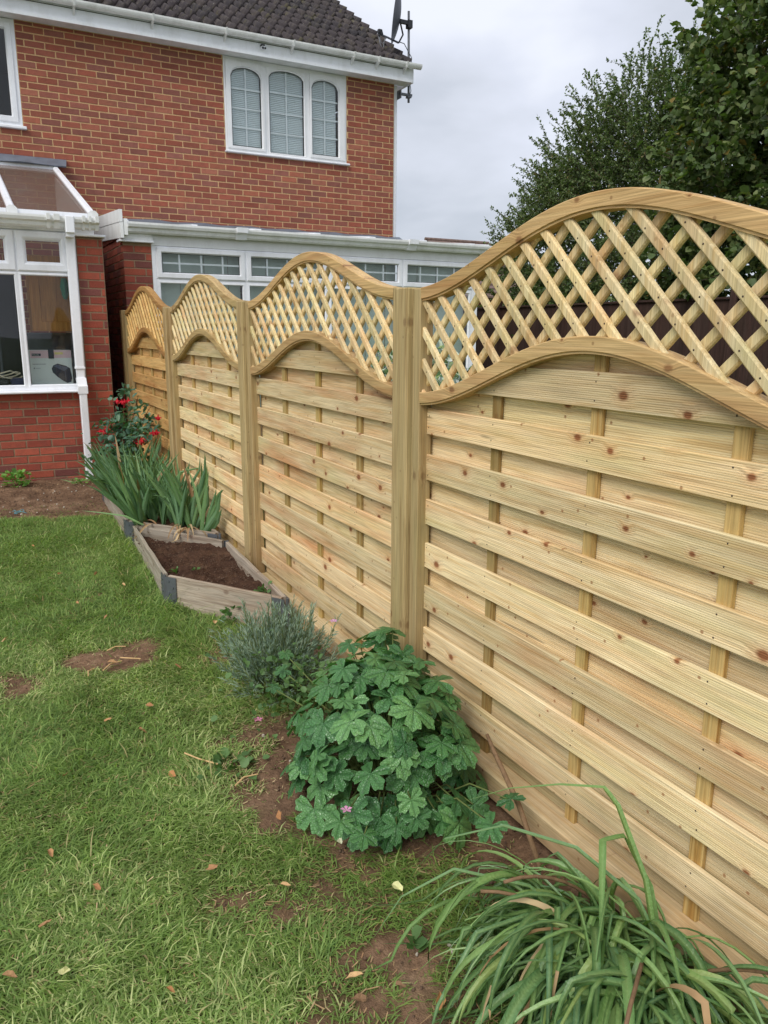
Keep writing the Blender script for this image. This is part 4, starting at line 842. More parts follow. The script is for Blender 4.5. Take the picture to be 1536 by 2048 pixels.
mb.add([(16.6, 17.7, 2.6), (14.3, 20.0, 4.5), (14.3, 20.0, 4.5), (16.6, 22.3, 2.6)], [(0, 3, 1)]); mb.add([(11.9, 22.3, 2.6), (16.6, 22.3, 2.6), (14.3, 20, 4.47), (11.9, 20, 4.47)], [(0, 1, 2, 3)])
m, nt, b = newmat('brown_roof_tile'); p = geopos(nt); setb(nt, b, col=ramp(nt, noise(nt, mapv(nt, p, (5, 1, 3)), 3, 4, .6), [(.3, s2l(96, 78, 72)), (.7, s2l(134, 112, 102))]), rough=.9); M['rooftile2'] = m
rf = mb.build('roof', M['rooftile2'], fh); mb = MB(); mb.tube([(11.87, 20.0, 4.46), (14.32, 20.0, 4.46)], .06, 8); mb.build('ridge', M['rooftile2'], fh); mb = MB(); mb.loft([[(11.85, 17.65, 2.56), (11.85, 20, 4.44), (11.85, 20, 4.34), (11.85, 17.65, 2.46)], [(11.91, 17.65, 2.56), (11.91, 20, 4.44), (11.91, 20, 4.34), (11.91, 17.65, 2.46)]]); mb.build('barge_board', M['stick'], fh)

# ------------------------------------------------------------------ trees
def ellipsoid_pts(n, ells, shell=.35):
    """points in a union of ellipsoids (cx,cy,cz,rx,ry,rz,weight), denser towards the outside"""
    wts = np.array([e[6] for e in ells]); idx = RNG.choice(len(ells), n, p=wts/wts.sum()); E = np.array([e[:6] for e in ells])[idx]
    d = rdir(n); r = shell+(1-shell)*RNG.random(n)**.6
    r *= 1+.16*np.sin(d[:, 0]*7+idx)*np.sin(d[:, 1]*6+2*idx)+.1*np.sin(d[:, 2]*11+d[:, 1]*5)
    return E[:, :3]+d*E[:, 3:6]*r[:, None], d
def tree(name, label, base, ells, nshoot, nleaf, llen, slen, mat, tmpl, limbs, up=.35, wild=None, cat='tree', trunk_r=.14, mat2=None):
    t = thing(name, label, cat, base); b = Vector(base); mb = MB(); mb.smooth = True
    for (e, r0) in limbs:
        e = Vector(e); mid_ = b.lerp(e, .5)+Vector((random.uniform(-.25, .25), random.uniform(-.25, .25), .2)); mb.tube([b, b.lerp(mid_, .5), mid_, mid_.lerp(e, .5)+Vector((.05, .05, 0)), e], [r0, r0*.8, r0*.6, r0*.35, r0*.12], 8)
    mb.build('trunk', M['bark'], t)
    P, d = ellipsoid_pts(nshoot, ells); D = d*.9+rdir(nshoot)*.55; D[:, 2] += up; D /= np.linalg.norm(D, axis=1, keepdims=True); L = slen*(.5+RNG.random(nshoot))
    if wild:
        Pw = np.array([w_[:3] for w_ in wild]); Dw = np.array([w_[3:6] for w_ in wild], float); Dw /= np.linalg.norm(Dw, axis=1, keepdims=True); P = np.vstack([P, Pw]); D = np.vstack([D, Dw]); L = np.concatenate([L, [w_[6] for w_ in wild]])
    n = len(P); tv = []; tf = []
    k = 0; a = np.cross(D, [0, 0, 1.]); a /= np.linalg.norm(a, axis=1, keepdims=True)+1e-6; bb = np.cross(D, a)
    sag = RNG.normal(size=(n, 3))*.12
    for s_ in (0, .5, 1):
        ctr = P+D*(L*s_)[:, None]+sag*(s_*s_*L)[:, None]; rr = .006*(1.15-s_)
        for m_ in range(3): tv.append(ctr+(a*math.cos(2.094*m_)+bb*math.sin(2.094*m_))*rr)
    V = np.stack(tv, 1).reshape(-1, 3); base_i = np.arange(n)*9
    for s_ in (0, 1):
        for m_ in range(3): tf.append(np.stack([base_i+s_*3+m_, base_i+s_*3+(m_+1) % 3, base_i+s_*3+3+(m_+1) % 3, base_i+s_*3+3+m_], 1))
    tag(npmesh('twigs', V, np.concatenate(tf), M['bark'], t), kind='stuff')
    per = np.maximum(4, (nleaf*L/slen)).astype(int); ii = np.repeat(np.arange(n), per); N = len(ii); s_ = RNG.random(N)
    pos = P[ii]+D[ii]*(L[ii]*s_)[:, None]+sag[ii]*(s_*s_*L[ii])[:, None]
    ld = D[ii]*.5+rdir(N)*.8; ld[:, 2] -= .25; nrm = rdir(N)*.7; nrm[:, 2] += .8
    S = llen*(.55+.7*RNG.random(N)); o = scatter('crown', tmpl[0], tmpl[1], pos, frames(ld, nrm), np.stack([S, S*(.8+.3*RNG.random(N)), S], 1), M[mat], t); tag(o, kind='stuff')
    return t
# inner masses so that the crowns are closed in the middle, loose at the rim
hz = [(9.4, 5.2, 3.4, 1.5, 2.0, 1.9, 1.3), (9.6, 5.3, 5.2, 1.4, 1.9, 1.6, 1.2), (9.2, 6.5, 4.0, .9, .9, 1.3, .7), (9.6, 4.2, 6.3, 1.2, 1.4, 1.2, .7), (9.5, 6.2, 5.4, .8, .9, .8, .5), (9.3, 5.0, 2.4, 1.0, 2.6, .8, .5), (9.9, 6.4, 6.4, .6, .6, .7, .25)]
tree('hazel_tree', 'dense round-leaved tree overhanging the dark fence at top right', (9.7, 5.2, 0), hz, 1500, 26, .118, .55, 'hazel', LEAF4, [((9.6, 5.0, 5.4), .12), ((9.5, 6.2, 5.0), .09), ((9.6, 4.2, 6.0), .09), ((9.3, 5.6, 3.6), .07)])
ht = [(10.3, 9.0, 4.0, 1.4, 1.8, 2.2, 1.5), (10.2, 10.7, 3.6, 1.2, 1.6, 1.65, 1.3), (10.3, 11.9, 3.2, 1.0, 1.35, 1.35, 1.0), (10.4, 9.2, 5.4, 1.0, 1.2, 1.1, .8), (10.2, 10.3, 4.8, 1.0, 1.1, 1.0, .7), (9.8, 8.2, 2.8, .9, 1.6, .9, .6), (10.2, 12.6, 3.3, .6, .7, .95, .35), (10.4, 8.4, 4.4, .9, .9, 1.3, .6), (10.2, 11.3, 4.2, .7, .8, .75, .4)]
wl = [(10.3, 10.2, 5.4, -.1, .35, 1, .9), (10.3, 9.9, 5.7, 0, .2, 1, .9), (10.2, 11.2, 4.3, -.1, .6, 1, .75), (10.2, 11.6, 4.0, -.2, .7, 1, .7), (10.2, 12.6, 3.6, -.1, .8, .8, .6), (10.3, 9.2, 6.0, 0, 0, 1, .6), (10.2, 12.9, 3.4, 0, .9, .35, .55), (10.3, 10.6, 5.0, 0, .5, 1, .6), (10.2, 13.0, 2.7, -.1, 1, .1, .45)]
tree('hawthorn_tree', 'loose small-leaved tree with straggling shoots beyond the dark fence', (10.4, 9.8, 0), ht, 3600, 44, .062, .5, 'thorn', LEAF2, [((10.3, 9.2, 5.0), .1), ((10.2, 10.8, 4.0), .07), ((10.2, 11.9, 3.4), .06), ((10.2, 8.6, 3.6), .06)], wild=wl)
tree('elder_shrub', 'paler leafy top rising between the two larger trees', (10.9, 8.4, 0), [(10.7, 8.5, 5.7, .5, .55, .75, 1), (10.8, 8.6, 5.0, .6, .7, .8, 1)], 130, 22, .10, .5, 'willow', LEAF2, [((10.8, 8.5, 5.6), .06)], up=.6)
tree('garden_hedge', 'dark green shrubs massed low behind the dark fence', (9.0, 9.5, 0), [(9.2, y_, 2.0, .7, 1.0, .75, 1) for y_ in (3.2, 4.6, 6.0, 7.4, 8.8, 10.2, 11.6)], 520, 34, .075, .4, 'hazel', LEAF4, [((9.2, 5.0, 2.0), .05), ((9.2, 8.0, 2.0), .05), ((9.2, 11.0, 2.0), .05)], cat='hedge')
tree('variegated_shrub', 'small white-edged shrub glimpsed low through the near trellis', (1.55, 2.3, 0), [(1.5, 2.35, .95, .4, .55, .36, 1), (1.5, 3.3, .90, .35, .4, .36, .6)], 170, 22, .05, .22, 'varieg', LEAF4, [((1.5, 2.3, 1.0), .02), ((1.5, 3.2, .95), .02)], cat='shrub')
tree('neighbour_shrub', "bushy green shrub in the neighbour's border, low behind the near panel", (2.3, -.35, 0), [(2.3, -.35, .85, .45, .55, .45, 1)], 110, 24, .065, .25, 'hazel', LEAF4, [((2.3, -.3, .9), .025)], cat='shrub')

# ------------------------------------------------------------------ strap / sword leaves
def blade_mesh(path, wid, up0=Vector((0, 0, 1)), fold=.25, twist=0.0):
    P = [Vector(p) for p in path]; n = len(P); vs = []; fs = []
    for k, p in enumerate(P):
        t = (P[min(k+1, n-1)]-P[max(k-1, 0)]).normalized(); s = t.cross(up0)
        s = s.normalized() if s.length > 1e-3 else Vector((1, 0, 0))
        if twist: s = Matrix.Rotation(twist*k/n, 3, t) @ s
        nn = s.cross(t); w = wid[k] if hasattr(wid, '__len__') else wid
        vs += [p-s*w/2+nn*fold*w*.5, p-nn*0, p+s*w/2+nn*fold*w*.5]
    for k in range(n-1): fs += [(3*k, 3*k+1, 3*k+4, 3*k+3), (3*k+1, 3*k+2, 3*k+5, 3*k+4)]
    mb = MB(); mb.smooth = True; mb.add(vs, fs); mb.vein = [0, 1, 0]*n; return mb
def arch_path(b, az, L, el, droop, kink=None, n=15, zmin=None):
    p = Vector(b); e = el; out = [p.copy()]
    for k in range(n):
        t = k/n; e -= droop*(.35+1.5*t)/n
        if kink and abs(t-kink[0]) < .5/n: e -= kink[1]
        d = Vector((math.cos(az)*math.cos(e), math.sin(az)*math.cos(e), math.sin(e))); p = p+d*L/n
        if zmin is not None and p.z < zmin: p.z = zmin+random.uniform(0, .012); e = max(e, -.25)
        out.append(p.copy())
        az += random.uniform(-.03, .03)
    return out
def prof(n, w, base=.7, tip=.0, pw=.6): return [w*(base+(1-base)*min(1, k/n*4))*max(tip, (1-(max(0, k/n-.35)/.65)**2.2)) for k in range(n+1)]
ly = thing('strap_leaved_clump', 'big flopping clump of long strap leaves in the near corner', 'plant', (-.2, -1.42, 0)); lr = random.Random(11)
for k in range(290):
    a0 = lr.uniform(0, 2*pi); rr = math.sqrt(lr.random()); bx, by = -.20+.12*rr*math.cos(a0), -1.36+.26*rr*math.sin(a0)
    u = lr.random()
    az = pi+lr.gauss(.45, .6) if u < .74 else lr.uniform(pi*.5, pi*.85) if u < .88 else lr.uniform(-1.9, -1.2)
    L = lr.uniform(.38, .66); el = lr.uniform(.6, 1.4); dr = lr.uniform(2.0, 3.6)
    if math.sin(az) > .4: L *= .75
    if bx+L*.5*math.cos(az) > -.05: L *= .6; el = min(1.4, el+.3)
    kk = (lr.uniform(.25, .7), lr.uniform(.5, 1.4)) if lr.random() < .28 else None
    dead = lr.random() < .04; w = lr.choice((lr.uniform(.009, .015), lr.uniform(.014, .022), lr.uniform(.018, .027)))*(1.0 if not dead else .8)
    pth = arch_path((bx, by, .03), az, L, el, dr, kk, 14, .015)
    pth = [Vector((min(p.x, -.062-.002*i), p.y, p.z)) for i, p in enumerate(pth)]
    o = blade_mesh(pth, prof(14, w, .75), fold=lr.uniform(.1, .5), twist=lr.uniform(-.9, .9)).build('leaf', M['dead' if dead else 'lily'], ly)
    if not dead and lr.random() < .25:      # withered tip
        o.data.materials.append(M['dead']); nt_ = lr.choice((1, 1, 2, 2, 4))
        for pf in list(o.data.polygons)[-2*nt_:]: pf.material_index = 1
    elif not dead and k % 6 == 0:           # yellowing blade
        o.data.materials[0] = M['lily_pale']
mass = MB(); mass.smooth = True; mass.vein = []
for k in range(560):     # finer blades that fill the clump
    bx, by = -.20+lr.gauss(0, .07), -1.36+lr.gauss(0, .14); az = pi+lr.gauss(.45, .75); pth = arch_path((bx, by, .02), az, lr.uniform(.25, .56), lr.uniform(.3, 1.3), lr.uniform(1.8, 3.6), (lr.uniform(.3, .7), lr.uniform(.4, 1.3)) if lr.random() < .3 else None, 10, .012); pth = [Vector((min(p.x, -.062), p.y, p.z)) for p in pth]
    b_ = blade_mesh(pth, prof(10, lr.uniform(.006, .016), .8), fold=.4, twist=lr.uniform(-1.2, 1.2)); mass.cur = lr.random(); mass.add(b_.v, b_.f); mass.vein += b_.vein
tag(mass.build('leaf_mass', M['lily'], ly, attr=True), kind='stuff')
for k in range(26):      # old brown thatch at the crown
    pth = arch_path((-.2+lr.uniform(-.12, .1), -1.43+lr.uniform(-.25, .25), .02), lr.uniform(0, 2*pi), lr.uniform(.12, .3), lr.uniform(.1, .8), 1.5, None, 6, .01); pth = [Vector((min(p.x, -.06), p.y, p.z)) for p in pth]
    blade_mesh(pth, prof(6, .010, .9), fold=.3, twist=lr.uniform(-2, 2)).build('withered_leaf', M['dead'], ly)
# tall kinked leaf and long leaves sweeping across
for (pts, w) in (([(-.13, -1.42, .05), (-.12, -1.34, .25), (-.13, -1.24, .40), (-.14, -1.20, .43), (-.20, -1.10, .40), (-.28, -.99, .35), (-.38, -.88, .27)], .020), ([(-.10, -1.40, .05), (-.10, -1.34, .22), (-.13, -1.27, .33), (-.20, -1.27, .34), (-.28, -1.36, .25), (-.36, -1.46, .05)], .022),
                 ([(-.12, -1.45, .05), (-.16, -1.36, .22), (-.24, -1.22, .30), (-.34, -1.05, .29), (-.44, -.92, .2), (-.5, -.86, .08), (-.52, -.84, .02)], .018), ([(-.2, -1.55, .06), (-.1, -1.64, .20), (-.08, -1.70, .23), (-.09, -1.75, .18), (-.12, -1.77, .1)], .020),
                 ([(-.25, -1.3, .05), (-.35, -1.18, .2), (-.5, -1.06, .22), (-.62, -1.0, .14), (-.70, -.98, .02)], .016), ([(-.25, -1.3, .05), (-.40, -1.24, .18), (-.55, -1.24, .19), (-.68, -1.28, .08), (-.72, -1.3, .015)], .016)):
    P = [Vector(p) for p in pts]; Q = []
    for i in range(len(P)-1):
        for s in range(4): Q.append(P[i].lerp(P[i+1], s/4))
    Q.append(P[-1]); blade_mesh(Q, prof(len(Q)-1, w, .8), fold=.35, twist=.3).build('leaf', M['lily'], ly)
for k in range(4):
    az = pi+lr.gauss(.2, .6); pth = arch_path((-.2+lr.uniform(-.08, .08), -1.38+lr.uniform(-.2, .2), .08), az, lr.uniform(.3, .5), lr.uniform(.3, .9), .8, None, 8, .02); mb = MB(); mb.smooth = True; mb.tube(pth, .0045, 6); mb.build('flower_stalk', M['stick'], ly)

ir = thing('iris_clump', 'upright sword-leaved iris clump filling the farther raised bed', 'plant', (-.32, 3.5, .19)); lr = random.Random(5)
fans = [(lr.uniform(-.5, -.14), lr.uniform(2.66, 4.35)) for _ in range(50)]+[(-.12, 2.55), (-.17, 2.60), (-.10, 2.68), (-.2, 2.7)]
for (bx, by) in fans:
    if not (-.60 < bx < -.1): continue
    if by < 2.5+(-bx-.085)*1.4+.08: by += .35
    az0 = lr.uniform(0, pi); ln = lr.gauss(0, .16)
    for q in range(lr.randint(4, 7)):
        side = (q-2.5)*.13+ln; L = lr.uniform(.34, .60); w = lr.uniform(.022, .036); az = az0 if side > 0 else az0+pi
        el = pi/2-abs(side)-lr.uniform(0, .12)
        if bx < -.42: az = pi+lr.gauss(0, .9); el -= .12
        pth = arch_path((bx+lr.uniform(-.015, .015), by+lr.uniform(-.015, .015), .18), az, L, el, lr.uniform(.05, .5), (lr.uniform(.5, .8), lr.uniform(.4, 1.1)) if lr.random() < .08 else None, 9)
        pth = [Vector((min(p.x, -.065), p.y, p.z)) for p in pth]
        blade_mesh(pth, prof(9, w, .85), up0=Vector((math.sin(az0), -math.cos(az0), .01)) if abs(math.sin(az0)) > -1 else None, fold=.12, twist=lr.uniform(-.5, .5)).build('leaf', M['iris' if lr.random() > .05 else 'dead'], ir)
for (pts, w) in (([(-.45, 3.7, .25), (-.55, 3.95, .40), (-.68, 4.15, .37), (-.80, 4.35, .33), (-.88, 4.5, .34)], .036), ([(-.5, 2.95, .24), (-.60, 3.06, .29), (-.74, 3.2, .30), (-.86, 3.3, .31)], .034), ([(-.4, 4.0, .25), (-.5, 4.3, .5), (-.6, 4.55, .5), (-.66, 4.7, .45)], .034)):
    P = [Vector(p) for p in pts]; Q = [P[i].lerp(P[i+1], s/3) for i in range(len(P)-1) for s in range(3)]+[P[-1]]; blade_mesh(Q, prof(len(Q)-1, w, .8), fold=.3).build('leaf', M['iris'], ir)
for k in range(16):
    bx = lr.uniform(-.5, -.15); pth = arch_path((bx, 2.5+(-bx-.085)*1.4+lr.uniform(-.03, .15), .24), -pi/2+lr.gauss(-.3, .6), lr.uniform(.15, .3), lr.uniform(-.2, .6), 1.6, None, 8, .19); blade_mesh(pth, prof(8, .014, .9), fold=.4, twist=lr.uniform(-2, 2)).build('withered_leaf', M['dead'], ir)

# ------------------------------------------------------------------ hardy geranium
def ger_leaf(k):
    r = random.Random(100+k); nth = 90; nr = 5; vs = [(0, 0, 0)]; fs = []; vein = [1.0]
    for i in range(1, nr+1):
        for j in range(nth+1):
            th = math.radians(-158+316*j/nth); q = th/(2*math.radians(158))*5; lobe = abs((q+.5) % 1-.5)*2      # 0 at a lobe's midline
            rim = (.56+.44*(1-lobe**2.8))*(1-.14*(abs(th)/2.76)**2); tooth = 1-.17*abs(((q*3.0+.5) % 1)-.5)*2*(.55+.45*lobe)
            rr = i/nr*rim*tooth if i == nr else i/nr*rim
            z = -.30*(rr**2)*.55+.10*rr*(lobe-.5)+.018*math.sin(th*5+k)*rr+.05*math.sin(2*th+k*1.3)*rr*rr
            vs.append((rr*math.cos(th), rr*math.sin(th), z)); vein.append(max(0.0, 1-lobe*6.5*max(.35, rr)) if i < nr else 0.0)
    N = nth+1
    for j in range(nth): fs.append((0, 1+j, 2+j))
    for i in range(nr-1):
        for j in range(nth): a = 1+i*N+j; fs.append((a, a+N, a+N+1, a+1))
    me = bpy.data.meshes.new('leaf'); me.from_pydata(vs, [], fs); me.materials.append(M['geranium']); me.polygons.foreach_set('use_smooth', [True]*len(fs))
    at = me.attributes.new('vein', 'FLOAT', 'POINT'); at.data.foreach_set('value', vein); me.update(); return me
GL = [ger_leaf(k) for k in range(6)]
ge = thing('hardy_geranium', 'dense mound of lobed green geranium leaves against the fence', 'plant', (-.33, -.38, .0)); lr = random.Random(3); stems = MB(); stems.smooth = True; cnt = 0
def ger_place(p, nrm, s):
    global cnt
    z = Vector(nrm).normalized(); spin = lr.uniform(0, 2*pi); down = Vector((lr.uniform(-.35, .35), lr.uniform(-.35, .35), -1)); x = (down-z*down.dot(z)).normalized(); x = Matrix.Rotation(lr.gauss(0, .5), 3, z) @ x; y_ = z.cross(x)
    rot = Matrix((x, y_, z)).transposed(); inst('leaf', GL[cnt % 6], ge, p, rot, (s, s, s)); cnt += 1
    b0 = Vector((-.30+(p[0]+.3)*.3, -.36+(p[1]+.36)*.3, .02)); m_ = b0.lerp(Vector(p), .55)+Vector((0, 0, .06)); stems.tube([b0, m_, Vector(p)-z*.004], [.0035, .003, .002], 5, False)
for k in range(250):
    th = lr.uniform(0, 2*pi); ph = math.acos(1-lr.random()*1.0); shell = lr.choice([1.1, 1.03, 1, .95, .86, .76])
    d = Vector((math.sin(ph)*math.cos(th), math.sin(ph)*math.sin(th), math.cos(ph)))
    p = Vector((-.34+.29*d.x*shell, -.36+.36*d.y*shell, .06+.40*d.z*shell+lr.uniform(-.02, .03)))
    if k % 4 == 0: p = Vector((-.20+.15*d.x*shell, -.10+.22*d.y*shell, .13+.36*d.z*shell))
    if p.x > -.085: p.x = -.085-lr.random()*.02
    ger_place(p, (d.x*.9+lr.gauss(0, .33), d.y*.9+lr.gauss(0, .33), d.z*.9+.5+lr.gauss(0, .2)), lr.uniform(.05, .094)*(.8 if d.y > .5 else 1))
for (x, y_, z, s) in ((-.62, -.62, .13, .055), (-.58, -.70, .12, .05), (-.52, .12, .30, .04), (-.58, .08, .26, .035), (-.48, .2, .33, .035), (-.25, -.88, .16, .06), (-.16, -.85, .2, .05)): ger_place(Vector((x, y_, z)), (lr.uniform(-.6, 0), lr.uniform(-.5, .1), 1), s)
stems.build('stems', M['stem'], ge)
for (x, y_, z) in ((-.66, .02, .17), (-.20, .36, .36), (-.60, -.62, .16)):
    mb = MB(); mb.smooth = True
    for q in range(5):
        a = 2*pi*q/5; c_, s_ = math.cos(a), math.sin(a); mb.add([(x, y_, z), (x+.012*c_-.006*s_, y_+.012*s_+.006*c_, z+.006), (x+.02*c_, y_+.02*s_, z+.004), (x+.012*c_+.006*s_, y_+.012*s_-.006*c_, z+.006)], [(0, 1, 2, 3)])
    mb.build('flower', M['pinkpetal'], ge)
# sprawling small-leaved growth between geranium and lavender
P = np.stack([RNG.normal(-.42, .11, 420), RNG.normal(.18, .15, 420), .05+.26*RNG.random(420)], 1); d_ = rdir(420, .3)
cw = thing('creeping_weed', 'light green straggling weed between lavender and geranium', 'weed', (-.42, .18, 0)); o = scatter('leaves', LEAF4[0], LEAF4[1], P, frames(d_, rdir(420)*.5+np.array([0, 0, 1])), .016+.018*RNG.random(420), M['weed2'], cw); o['kind'] = 'stuff'

# ------------------------------------------------------------------ lavender
lv = thing('lavender_bush', 'grey-green needle-leaved lavender bush beside the bed corner', 'plant', (-.36, .56, 0)); n = 460
d_ = rdir(n, 1.25); d_[:, 2] = np.abs(d_[:, 2])+.3; d_ /= np.linalg.norm(d_, axis=1, keepdims=True)
b0 = np.stack([RNG.normal(-.40, .05, n), RNG.normal(.52, .065, n), np.full(n, .04)], 1); Ls = .20+.20*RNG.random(n)
Ls *= 1-.25*np.abs(d_[:, 0]); tips = b0+d_*Ls[:, None]; tips[:, 0] = np.minimum(tips[:, 0], -.07)
vs = MB()
for k in range(n): vs.tube([b0[k], tips[k]], [.0028, .0012], 3, False)
tag(vs.build('stems', M['stem'], lv), kind='stuff')
per = 34; ii = np.repeat(np.arange(n), per); s_ = .28+.72*RNG.random(n*per); P = b0[ii]+(tips-b0)[ii]*s_[:, None]; dd = d_[ii]*1.15+rdir(n*per)*.62
S = .022+.022*RNG.random(n*per)
tag(scatter('foliage', [(0, 0, 0), (.5, -.5, .0), (1, 0, 0), (.5, .5, .0)], [(0, 1, 2), (0, 2, 3)], P, frames(dd, rdir(n*per)), np.stack([S, S*0+.0042, S], 1), M['lavender'], lv), kind='stuff')

# ------------------------------------------------------------------ fuchsia
fu = thing('fuchsia_bush', 'fuchsia with hanging red flowers in front of the brick pier', 'plant', (-.30, 4.85, .15)); lr = random.Random(21); st = MB(); st.smooth = True; lf = []
def fl_mesh():
    mb = MB(); mb.smooth = True; mb.tube([(0, 0, 0), (0, 0, -.016)], [.0035, .006], 6)
    for q in range(4):
        a = pi/2*q; c_, s_ = math.cos(a), math.sin(a); mb.add([(.004*c_-.006*s_, .004*s_+.006*c_, -.016), (.004*c_+.006*s_, .004*s_-.006*c_, -.016), (.026*c_+.005*s_, .026*s_-.005*c_, -.028), (.036*c_, .036*s_, -.024), (.026*c_-.005*s_, .026*s_+.005*c_, -.028)], [(0, 1, 2, 3, 4)])
    mb.tube([(0, 0, -.016), (0, 0, -.03), (0, 0, -.042)], [.008, .015, .012], 8); mb.tube([(0, 0, -.04), (.002, 0, -.068)], .0015, 4); return mb
fm_ = fl_mesh(); fme = bpy.data.meshes.new('flower'); fme.from_pydata(fm_.v, [], fm_.f); fme.materials.append(M['red']); fme.update()
shoots = [(-.22, 4.95, 1.06), (-.14, 4.75, 1.0), (-.10, 4.45, .92), (-.12, 4.25, .80), (-.38, 4.95, .80), (-.46, 4.9, .72), (-.28, 4.7, .86), (-.20, 4.5, .76), (-.52, 4.75, .50), (-.45, 4.6, .6), (-.33, 4.9, .95), (-.25, 4.4, .66), (-.42, 5.05, .62), (-.10, 4.6, .84), (-.35, 4.5, .55), (-.2, 4.85, .7)]
for e in shoots:
    b0_ = Vector((-.28+lr.uniform(-.05, .05), 4.8+lr.uniform(-.08, .08), .16)); e = Vector(e); m_ = b0_.lerp(e, .55)+Vector((0, 0, .12)); Pth = [b0_.lerp(m_, t) for t in (0, .33, .66)]+[m_.lerp(e, t) for t in (0, .35, .7, 1)]; st.tube(Pth, [.006, .0055, .005, .0045, .004, .003, .002], 6, False)
    for q in range(18):
        t = .25+.75*lr.random(); i = min(5, int(t*6)); p = Pth[i].lerp(Pth[i+1], t*6-i); lf.append(p+Vector((lr.gauss(0, .038), lr.gauss(0, .045), lr.gauss(0, .03))))
st.build('stems', M['redstem'], fu)
lmb = MB(); lmb.smooth = True; lmb.add([(0, 0, 0), (.25, -.24, .03), (.6, -.25, .03), (1, 0, -.08), (.6, .25, .03), (.25, .24, .03), (.5, 0, -.02)], [(0, 1, 6), (1, 2, 6), (2, 3, 6), (3, 4, 6), (4, 5, 6), (5, 0, 6)]); lme = bpy.data.meshes.new('leaf'); lme.from_pydata(lmb.v, [], lmb.f); lme.materials.append(M['fuchsia']); lme.update()
for p in lf[:300]:
    p.x = min(p.x, -.07); az = lr.uniform(0, 2*pi); s = lr.uniform(.05, .085); inst('leaf', lme, fu, p, Matrix.Rotation(az, 3, 'Z') @ Matrix.Rotation(lr.uniform(-.1, .8), 3, 'Y') @ Matrix.Rotation(lr.gauss(0, .4), 3, 'X'), (s, s, s))
n = 520; ci = RNG.integers(0, len(lf), n); P = np.array([tuple(lf[i]) for i in ci])+RNG.normal(size=(n, 3))*np.array([.05, .07, .05]); P[:, 0] = np.minimum(P[:, 0], -.07)
tag(scatter('foliage', LEAF4[0], LEAF4[1], P, frames(rdir(n)-np.array([0, 0, .3]), rdir(n)*.6+np.array([0, 0, 1])), np.stack([.035+.035*RNG.random(n), .03+.025*RNG.random(n), np.full(n, .05)], 1), M['fuchsia'], fu), kind='stuff')
for (x, y_, z) in ((-.30, 4.9, .97), (-.27, 4.85, .965), (-.22, 4.8, .98), (-.245, 4.85, .965), (-.46, 4.95, .70), (-.43, 4.92, .69), (-.40, 4.97, .71), (-.23, 4.45, .66), (-.20, 4.42, .66), (-.17, 4.4, .68), (-.215, 4.4, .645), (-.10, 4.25, .75), (-.09, 4.2, .88), (-.56, 4.72, .40), (-.545, 4.70, .385), (-.12, 4.3, .735)):
    inst('flower', fme, fu, (x, y_, z), Matrix.Rotation(lr.uniform(0, 3), 3, 'Z') @ Matrix.Rotation(lr.gauss(0, .2), 3, 'X'), (1.15, 1.15, 1.15))

# ------------------------------------------------------------------ small plants, litter, lawn blades
def weed(name, label, x, y_, z, r, n, s, mat='weed', h=.06):
    t = thing(name, label, 'weed', (x, y_, z)); P = np.stack([x+r*RNG.normal(size=n)*.5, y_+r*RNG.normal(size=n)*.5, z+h*RNG.random(n)], 1); d_ = np.stack([P[:, 0]-x, P[:, 1]-y_, np.full(n, .03)], 1)+rdir(n)*.03
    scatter('leaves', LEAF4[0], LEAF4[1], P, frames(d_, rdir(n)*.5+np.array([0, 0, 1])), s*(.6+.8*RNG.random(n)), M[mat], t)['kind'] = 'stuff'
weed('leafy_weed', 'bright green weed at the foot of the conservatory wall', -1.17, 5.40, .15, .10, 120, .04, h=.13)
weed('leafy_weed', 'small weed at the near left corner inside the bare bed', -.50, 1.98, .165, .035, 18, .024, 'weed2', h=.025); weed('leafy_weed', 'tiny seedling in the middle of the bare bed soil', -.40, 1.92, .165, .02, 9, .02, 'weed2', h=.02); weed('leafy_weed', 'weed tuft inside the bare bed by the fence', -.17, 1.35, .18, .035, 18, .026, 'weed2', h=.04)
weed('leafy_weed', 'rosette of flat weed leaves in the lawn edge by the bare soil', -.78, .02, .008, .08, 40, .032, 'weed2', h=.012); weed('leafy_weed', 'two-leaf seedling on the bare soil patch at the bottom', -.60, -1.03, .0, .03, 7, .034, 'weed2', h=.02); weed('leafy_weed', 'weed sprouting at the outside of the bed front board', -.36, 1.36, .03, .035, 20, .03, 'weed2', h=.10)
weed('leafy_weed', 'small weed by the soil near the downpipe', -.62, 5.25, .15, .09, 40, .03, h=.03)
LFL = [(-1.3, -.436), (-.988, -.514), (-.98, .029), (-1.319, .196), (-1.407, -.221), (-.824, -.682), (-1.198, -.889), (-.947, .572), (-1.123, .53), (-1.014, .384), (-1.445, 1.564), (-.839, 2.989), (-.779, 2.133), (-.955, 1.656), (-1.065, 1.933), (-.755, .895), (-.45, 1.343), (-1.015, 1.077), (-.806, -1.133), (-.704, -1.145), (-.788, -1.068), (-.641, -1.227), (-1.417, -.716), (-.546, -.845), (-.619, -.478), (-.6, -.572), (-.722, -.365), (-1.538, -.67), (-1.447, -.532), (-1.1, 2.5), (-.9, 2.4), (-1.2, 3.2), (-.7, 3.3)]
def fleaf(k):
    r = random.Random(k); n = 9; vs = []
    for j in range(n):
        th = 2*pi*j/n; rr = (.5 if j % 2 else .42)*(1+r.uniform(-.25, .25)); vs.append((rr*math.cos(th), .55*rr*math.sin(th), .16*abs(math.sin(th))+r.uniform(-.03, .06)))
    vs.append((0, 0, .0)); mb = MB(); mb.add(vs, [(j, (j+1) % n, n) for j in range(n)]); me = bpy.data.meshes.new('fallen_leaf'); me.from_pydata(mb.v, [], mb.f); return me
FL = []
